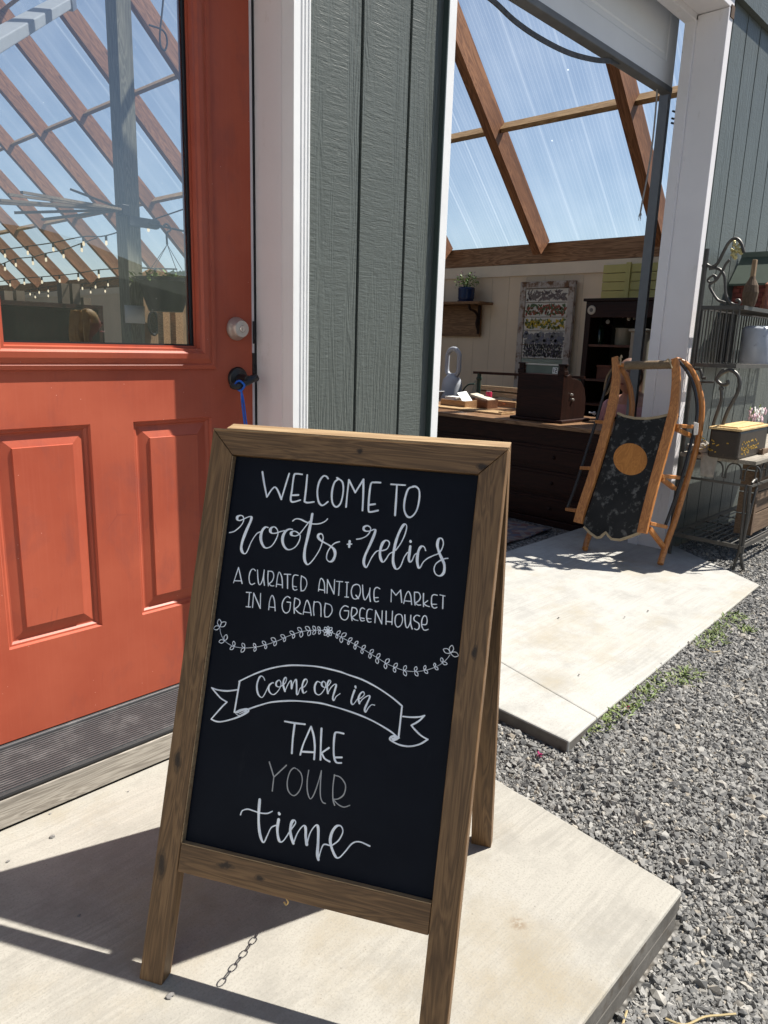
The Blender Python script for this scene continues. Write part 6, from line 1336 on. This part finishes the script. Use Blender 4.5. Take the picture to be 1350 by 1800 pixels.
# ------------------------------------------------------------------ seen through the door glass
PX, PY = .523*pz, pz                           # post corner
ah = on_y(197, 366, PY-.02)
dr = thing('drying_rack', 'fan of wooden drying arms fixed to the weathered post', 'drying rack', (PX-.03, PY-.02, ah.z))
armw = wood('weathered_stick', (.10, .075, .05), (.26, .20, .14), 'x', .8, 12, 51, False)
hub = Vector((PX-.03, PY-.03, ah.z))
MB().box(PX-.05, PX-.001, PY-.055, PY+.03, ah.z-.035, ah.z+.03).build('bracket', M['black_metal'], dr, bevel=.003)
for (u, v, y) in ((38, 338, PY-.30), (125, 333, PY+.35), (15, 342, PY-.12), (0, 352, PY-.05), (0, 357, PY+.12), (25, 374, PY+.20), (74, 386, PY+.42)):
    e = on_y(u, v, y); MB().bar(hub + (e-hub)*.03, e, .014, .022).build('arm', armw, dr)
bx2 = on_y(240, 388, PY-.03)
hb_ = thing('plant_hook_bracket', 'grey iron bracket on the post holding the hanging basket rod', 'bracket', (PX+.05, PY-.02, bx2.z))
MB().box(PX+.01, PX+.20, PY-.030, PY-.002, bx2.z-.035, bx2.z+.025).lathe([(0, 0), (.032, 0), (.032, .03), (0, .03)], (PX+.20, PY-.001, bx2.z-.004), (0, -1, 0), 18).build('plate', paint('grey_iron_bracket', (.10, .105, .11), .5, .3, 20), hb_, bevel=.003)
rdA, rdB = on_y(262, 393, PY-.04), on_y(345, 411, PY-.04)
MB().tube([rdA, rdA.lerp(rdB, 1.6)], .007, 8).build('rod', M['black_metal'], hb_)
# hanging basket
bc = on_y(291, 523, PY-.12); hk_ = on_y(293, 402, PY-.12)
bs = thing('hanging_basket', 'black hanging plant basket on thin wires seen through the glass', 'basket', bc)
rb = abs(on_y(334, 500, PY-.12).x - on_y(250, 500, PY-.12).x)/2; bt_ = on_y(291, 496, PY-.12).z; bb_ = on_y(291, 548, PY-.12).z
MB().lathe([(0, 0), (rb*.60, 0), (rb*.64, .01), (rb, bt_-bb_), (rb*1.05, bt_-bb_), (rb*1.05, bt_-bb_+.025), (rb*.96, bt_-bb_+.025), (rb*.6, .02), (0, .02)], (bc.x, bc.y, bb_), (0, 0, 1), 32).build('bowl', paint('black_plastic_basket', (.018, .018, .02), .4), bs, smooth=True)
wr = MB()
for a in (.4, 2.0, 3.6, 5.2): wr.tube([(bc.x+math.cos(a)*rb, bc.y+math.sin(a)*rb, bt_+.01), (hk_.x, hk_.y, hk_.z-.10)], .0022, 5)
wr.tube(smooth_line([(hk_.x, hk_.y, hk_.z-.10), (hk_.x, hk_.y, hk_.z-.03), (hk_.x+.03, hk_.y, hk_.z), (hk_.x, hk_.y, hk_.z+.03), (hk_.x-.03, hk_.y, hk_.z+.005)], 6), .007, 7); wr.build('wires', M['black_metal'], bs)
lf = MB()
for q in range(110):
    a = rng.uniform(0, 6.28); r_ = rb*rng.uniform(.3, 1.15); c = Vector((bc.x+math.cos(a)*r_, bc.y+math.sin(a)*r_, bt_+rng.uniform(.0, .05) - max(0, r_-rb)*rng.uniform(.2, 2))); e = Vector((rng.uniform(-1, 1), rng.uniform(-1, 1), rng.uniform(-.2, .8))).normalized()*.05; s_ = e.cross(Vector((0.2, .3, 1))).normalized()*.014
    lf.poly([c, c+e*.5+s_, c+e, c+e*.5-s_])
lf.build('leaves', paint('basket_leaves', (.16, .25, .05), .5, .4, 20), bs, fix=False)
# paper note pinned on the post, oval mirror beyond
pn = on_y(237, 552, PY-.006)
pa, pb = on_y(218, 536, PY-.006), on_y(255, 569, PY-.006)
note = MB(); 
for k in range(6):
    x0_ = pa.x + (pb.x-pa.x)*k/6; x1_ = pa.x + (pb.x-pa.x)*(k+1)/6; w0, w1 = .006*math.sin(k*.9), .006*math.sin((k+1)*.9)
    note.quad((x0_, PY-.012-w0, pb.z), (x1_, PY-.012-w1, pb.z), (x1_, PY-.010-w1*.4, pa.z), (x0_, PY-.010-w0*.4, pa.z))
o = note.build('paper_note', paint('white_paper', (.72, .72, .70), .8, .06, 12), None, smooth=True); tag(o, 'square white paper note pinned to the weathered post', 'note'); s_ = o.modifiers.new('thick', 'SOLIDIFY'); s_.thickness = .001
my = 7.0; mc = on_y(270, 568, my); mr_y = abs(on_y(279, 568, my).x - on_y(262, 568, my).x)/2; mr_z = (on_y(270, 548, my).z - on_y(270, 589, my).z)/2
om = thing('oval_mirror', 'small oval mirror in a dark frame deep inside the greenhouse', 'mirror', mc)
el_ = [Vector((mc.x+math.cos(a)*mr_y, my, mc.z+math.sin(a)*mr_z)) for a in [2*math.pi*q/36 for q in range(36)]]
MB().tube(el_, .014, 8, True).build('frame', M['black_metal'], om, smooth=True)
MB().poly([p + Vector((0, .004, 0)) for p in el_]).build('mirror_glass', metal('mirror_silver', (.72, .76, .70), .12), om)
pw = thing('display_partition', 'tan boarded partition standing behind the oval mirror', 'partition', (mc.x+.35, my+.1, FLR))
MB().prism([(mc.x-.42, my+.05, FLR), (mc.x+1.1, my+.05, FLR), (mc.x+1.1, my+.05, mc.z+.1), (mc.x+.06, my+.05, mc.z+.55), (mc.x-.18, my+.05, mc.z+.42)], (0, .06, 0)).build('board', wood('tan_partition_board', (.17, .10, .05), (.34, .22, .12), 'z', .7, 8, 55, False), pw)
for q, (u0, u1) in enumerate(((287, 298), (309, 322))):
    a, c = on_y(u0, 570, 6.4), on_y(u1, 570, 6.4)
    tt = thing('wooden_upright', ('left' if q == 0 else 'right') + ' of two brown uprights beyond the oval mirror', 'upright', (a.x, 6.4, FLR)); MB().box(a.x, c.x, 6.4, 6.5, FLR, on_y(300, 540, 6.4).z).build('board', boxw, tt)
# dark shelves and stacked stock along the interior, low in the window
st_ = [( -.1, 8.5, 1.2, 2.6), (1.35, 9.2, 1.3, 1.9), (2.9, 7.2, 1.42, 1.15), (2.2, 13.0, 1.5, 3.0)]
for q, (x, y, h_, w_) in enumerate(st_):
    labs = ['dark display shelf at the far left behind the glass', 'dark shop shelf near the middle of the greenhouse', 'dark shop shelf behind the girl reflection and left of the post', 'long dark display at the far end of the greenhouse']
    t = thing('display_shelf', labs[q], 'shelf', (x, y, FLR))
    MB().box(x-w_/2, x+w_/2, y, y+.4, FLR, FLR+.08).box(x-w_/2, x+w_/2, y, y+.4, FLR+h_*.5, FLR+h_*.5+.04).box(x-w_/2, x+w_/2, y, y+.4, FLR+h_, FLR+h_+.04).build('shelves', M['dark_wood'], t)
    MB().box(x-w_/2, x-w_/2+.05, y+.001, y+.399, FLR+.081, FLR+h_-.001).box(x+w_/2-.05, x+w_/2, y+.001, y+.399, FLR+.081, FLR+h_-.001).box(x-w_/2+.051, x+w_/2-.051, y+.36, y+.399, FLR+.081, FLR+h_-.001).build('sides', M['dark_wood_v'], t)
    p = MB()
    for k in range(int(w_*9)):
        xx = x-w_/2+.1+k*.105; hh = rng.uniform(.08, .26)
        if rng.random() < .8: p.lathe([(0, 0), (.035, 0), (.04, hh*.5), (.022, hh*.8), (.022, hh), (0, hh)], (xx, y+.15, FLR+h_*.5+.041), (0, 0, 1), 10)
        if rng.random() < .6: p.box(xx-.04, xx+.035, y+.1, y+.2, FLR+h_+.041, FLR+h_+.04+hh*.8)
    p.build('stock', paint('mixed_shop_stock', (.22, .17, .12), .5, .6, 3), t)
# string lights
bulbm = NT('warm_bulb_glass'); em = bulbm.node('ShaderNodeEmission', {'Color': (1.0, .86, .60, 1), 'Strength': .6}); bulbm.t.links.new(em.outputs[0], bulbm.out.inputs[0])
strings = [
    ('string of warm bulbs running highest across the roof', 6.2, 9.0, [(9, 451), (49, 446), (94, 440), (147, 430), (187, 429), (261, 405)]),
    ('string of warm bulbs just below the highest string', 6.6, 9.5, [(9, 474), (28, 467), (58, 464), (81, 458), (112, 452), (144, 441)]),
    ('string of warm bulbs level with the top of the hanging basket', 6.0, 12.0, [(18, 502), (43, 499), (74, 497), (105, 495), (138, 492), (174, 487), (235, 486), (273, 489)]),
    ('lowest but one string of warm bulbs far down the greenhouse', 9.0, 14.0, [(12, 525), (23, 524), (39, 522), (53, 518), (69, 515), (85, 512.6), (104, 510.5), (120, 509.5), (145, 508), (168, 505.6), (190, 501.7)]),
    ('lowest string of warm bulbs far down the greenhouse', 9.5, 14.5, [(40, 525), (62, 523), (85, 521), (109, 518), (130, 514.7), (159.5, 514.4), (185, 513)])]
for lab, yr, yl, pts_ in strings:
    P_ = [on_y(u, v, yl + (yr-yl)*u/260) for u, v in pts_]
    t = thing('string_lights', lab, 'string lights', P_[0], None, 'string lights inside the greenhouse')
    cab = [p + Vector((0, 0, .075)) for p in P_]; cab = [cab[0] + (cab[0]-cab[1])*1.5] + cab + [cab[-1] + (cab[-1]-cab[-2])*.8]
    MB().tube(smooth_line(cab, 5), .006, 5).build('cable', M['black_rubber'], t)
    for p in P_:
        bl = MB().lathe([(0, .075), (.012, .075), (.012, .03), (0, .03)], p, (0, 0, 1), 8).build('socket', M['black_rubber'], t)
        MB().lathe([(0, .0295), (.008, .0295), (.012, .008), (.010, -.008), (0, -.014)], p, (0, 0, 1), 10).build('bulb', bulbm.m, bl, smooth=True)
# strip lamp and loose wire near the top of the glass
la, lb = on_y(-25, 82, 4.2), on_y(112, 4, 5.6)
sl_ = thing('strip_lamp', 'grey strip lamp housing hung under the rafters, unlit', 'lamp', (la+lb)/2)
MB().bar(la, lb, .06, .11, (0, 0, 1)).bar(la+Vector((0, 0, -.04)), lb+Vector((0, 0, -.04)), .025, .05, (0, 0, 1)).build('housing', paint('grey_lamp_housing', (.30, .32, .34), .4, .1), sl_, bevel=.006)
MB().bar(lb+(la-lb)*.02, lb+(lb-la)*.05, .09, .13, (0, 0, 1)).build('end_cap', paint('white_end_cap', (.66, .68, .70), .4), sl_, bevel=.005)
for e in (la, lb): MB().tube([e, e+Vector((0, 0, 1.2))], .004, 5).build('hanger', M['black_metal'], sl_)
wy = 4.3
o = MB().tube(smooth_line([on_y(u, v, wy) for u, v in ((290, -30), (287, 0), (284, 30), (281, 62), (283, 82), (290, 88), (294, 74), (290, 58), (280, 50), (262, 44))], 6), .006, 6).build('loose_wire', M['black_rubber'], None, smooth=True)
tag(o, 'loose looped wire hanging under the rafters behind the glass', 'wire')

# ------------------------------------------------------------------ weeds, pebbles, fallen petals
weedm = [paint('weed_green', (.17, .23, .07), .6, .4, 40), paint('weed_yellow_green', (.24, .27, .085), .6, .3, 40)]
weeds = [(1095, 1228, .07, 46, 'broad patch of weeds midway along the walk edge'), (1070, 1250, .055, 40, 'low weeds at the walk edge nearer its corner'), (1128, 1205, .06, 40, 'weeds at the walk edge under the patch furthest from the corner'), (1195, 1195, .05, 30, 'small tuft of weeds growing alone in the gravel'), (1235, 1130, .06, 38, 'weeds at the far end of the walk edge'), (1250, 1110, .05, 30, 'wispy weeds just beyond the far weeds'), (1282, 1090, .045, 24, 'smallest weed sprig near the walk far corner'), (1004, 1290, .025, 14, 'tiny weed sprouting at the walk corner'), (1305, 1112, .03, 16, 'thin weed sprig out in the gravel'), (1040, 1272, .04, 26, 'short weeds close to the walk corner')]
for q, (u, v, r_, n_, lab) in enumerate(weeds):
    c = on_z(u, v, -.03); c.z = ground_z(c.x)
    t = thing('weed', lab, 'weed', c, None, 'weeds along the concrete walk')
    for part, mt, cnt in (('leaves', weedm[0], int(n_*2.3)), ('dry_blades', weedm[1], int(n_*1.5))):
        p = MB()
        for k in range(cnt):
            a = rng.uniform(0, 6.283); rr = r_*1.3*math.sqrt(rng.random()); ey_ = .925+(c.x+math.cos(a)*rr*1.5-1.8)*.047
            if c.y+math.sin(a)*rr*.8-.02 > ey_: continue
            b0 = Vector((0, -.02, 0)) + c + Vector((math.cos(a)*rr*1.5, math.sin(a)*rr*.8, .004 + rng.uniform(0, .006))); d_ = Vector((rng.uniform(-1, 1), rng.uniform(-1, 1), rng.uniform(.15, .9))).normalized()*rng.uniform(.015, .042); s_ = d_.cross(Vector((0, 0, 1))).normalized()*(rng.uniform(.002, .006) if part == 'leaves' else .0015)
            p.poly([b0, b0+d_*.45+s_, b0+d_ + Vector((0, 0, -.006)), b0+d_*.45-s_])
        p.build(part, mt, t, fix=False)
def pebble(u, v, zz, r, mat, name, label, cat, group=None):
    c = on_z(u, v, zz); mb = MB(); mb.ball(c + Vector((0, 0, r*.4)), r, 7, 5, (1.2, .8, .55))
    mb.v = [(x+rng.uniform(-1, 1)*r*.18, y+rng.uniform(-1, 1)*r*.18, z) for x, y, z in mb.v]
    o = mb.build(name, mat, None); tag(o, label, cat, group); return o
pst = paint('grey_pebble', (.20, .19, .18), .8, .3, 90)
for u, v, zz, r, lab in ((299, 1752, 0, .007, 'grey pebble lying beside the left front foot of the sign'), (92, 1472, 0, .006, 'grey pebble on the slab left of the sign shadow'), (139, 1610, 0, .0035, 'tiny dark pebble inside the sign shadow'), (14, 1515, 0, .004, 'small dark pebble at the left picture edge'), (88, 1431, 0, .003, 'tiny pebble near the wooden sill'), (225, 1392, 0, .0025, 'tiny pebble under the sill near the sign'), (982, 1086, 0, .005, 'small stone in the middle of the pale walk'), (1018, 1186, 0, .004, 'small stone on the pale walk near its joint'), (1139, 1074, 0, .005, 'small stone right of the middle of the pale walk'), (1098, 1085, 0, .004, 'small stone close to the middle stone on the walk')):
    pebble(u, v, zz, r, pst, 'pebble', lab, 'pebble', 'pebbles on the concrete')
pm = paint('magenta_petal', (.38, .03, .14), .6, .3, 40)
for u, v, r, lab in ((949, 1321, .013, 'dark pink fallen flower in the gravel under the walk corner'), (1101, 1250, .010, 'pink fallen flower among the walk edge weeds')):
    c = on_z(u, v, -.03); c.z = ground_z(c.x)+.010; t = thing('fallen_flower', lab, 'flower', c); p = MB()
    for k in range(14):
        e = Vector((rng.uniform(-1, 1), rng.uniform(-1, 1), rng.uniform(0, .9)))*r; s_ = e.cross(Vector((.3, .2, 1))).normalized()*r*.45; p.poly([c, c+e*.6+s_, c+e, c+e*.6-s_])
    p.build('petals', pm, t, fix=False)
for pts_, lab in ((((1172, 1776), (1206, 1787), (1240, 1774), (1270, 1771), (1296, 1769)), 'bent dry straw stem lying in the near gravel'), (((1236, 1166), (1248, 1172), (1262, 1170)), 'short dry twig in the gravel beside the weeds'), (((1092, 1800), (1100, 1775), (1104, 1762)), 'straight dry straw by the near slab side')):
    q_ = [on_z(u, v, -.07) for u, v in pts_]
    for c in q_: c.z = ground_z(c.x)+.012
    o = MB().tube(smooth_line(q_, 6), .0022, 6).build('dry_stem', paint('dry_straw', (.42, .33, .17), .8, .2, 40), None); tag(o, lab, 'straw')

# ------------------------------------------------------------------ wooded hills beyond the yard
hl = MB(); prev = None
for k in range(41):
    x = -80+k*4; z = 11.0 + 2.2*math.sin(k*.35) + 1.0*math.sin(k*.9+1); row = [(x, -60, -.2), (x, -66, z*.6), (x, -75, z), (x, -88, z*.9)]
    if prev:
        for j in range(3): hl.quad(prev[j], row[j], row[j+1], prev[j+1])
    prev = row
struct(hl.build('hills', paint('dark_wooded_hill', (.045, .065, .035), .9, .5, .4, 0), smooth=True))
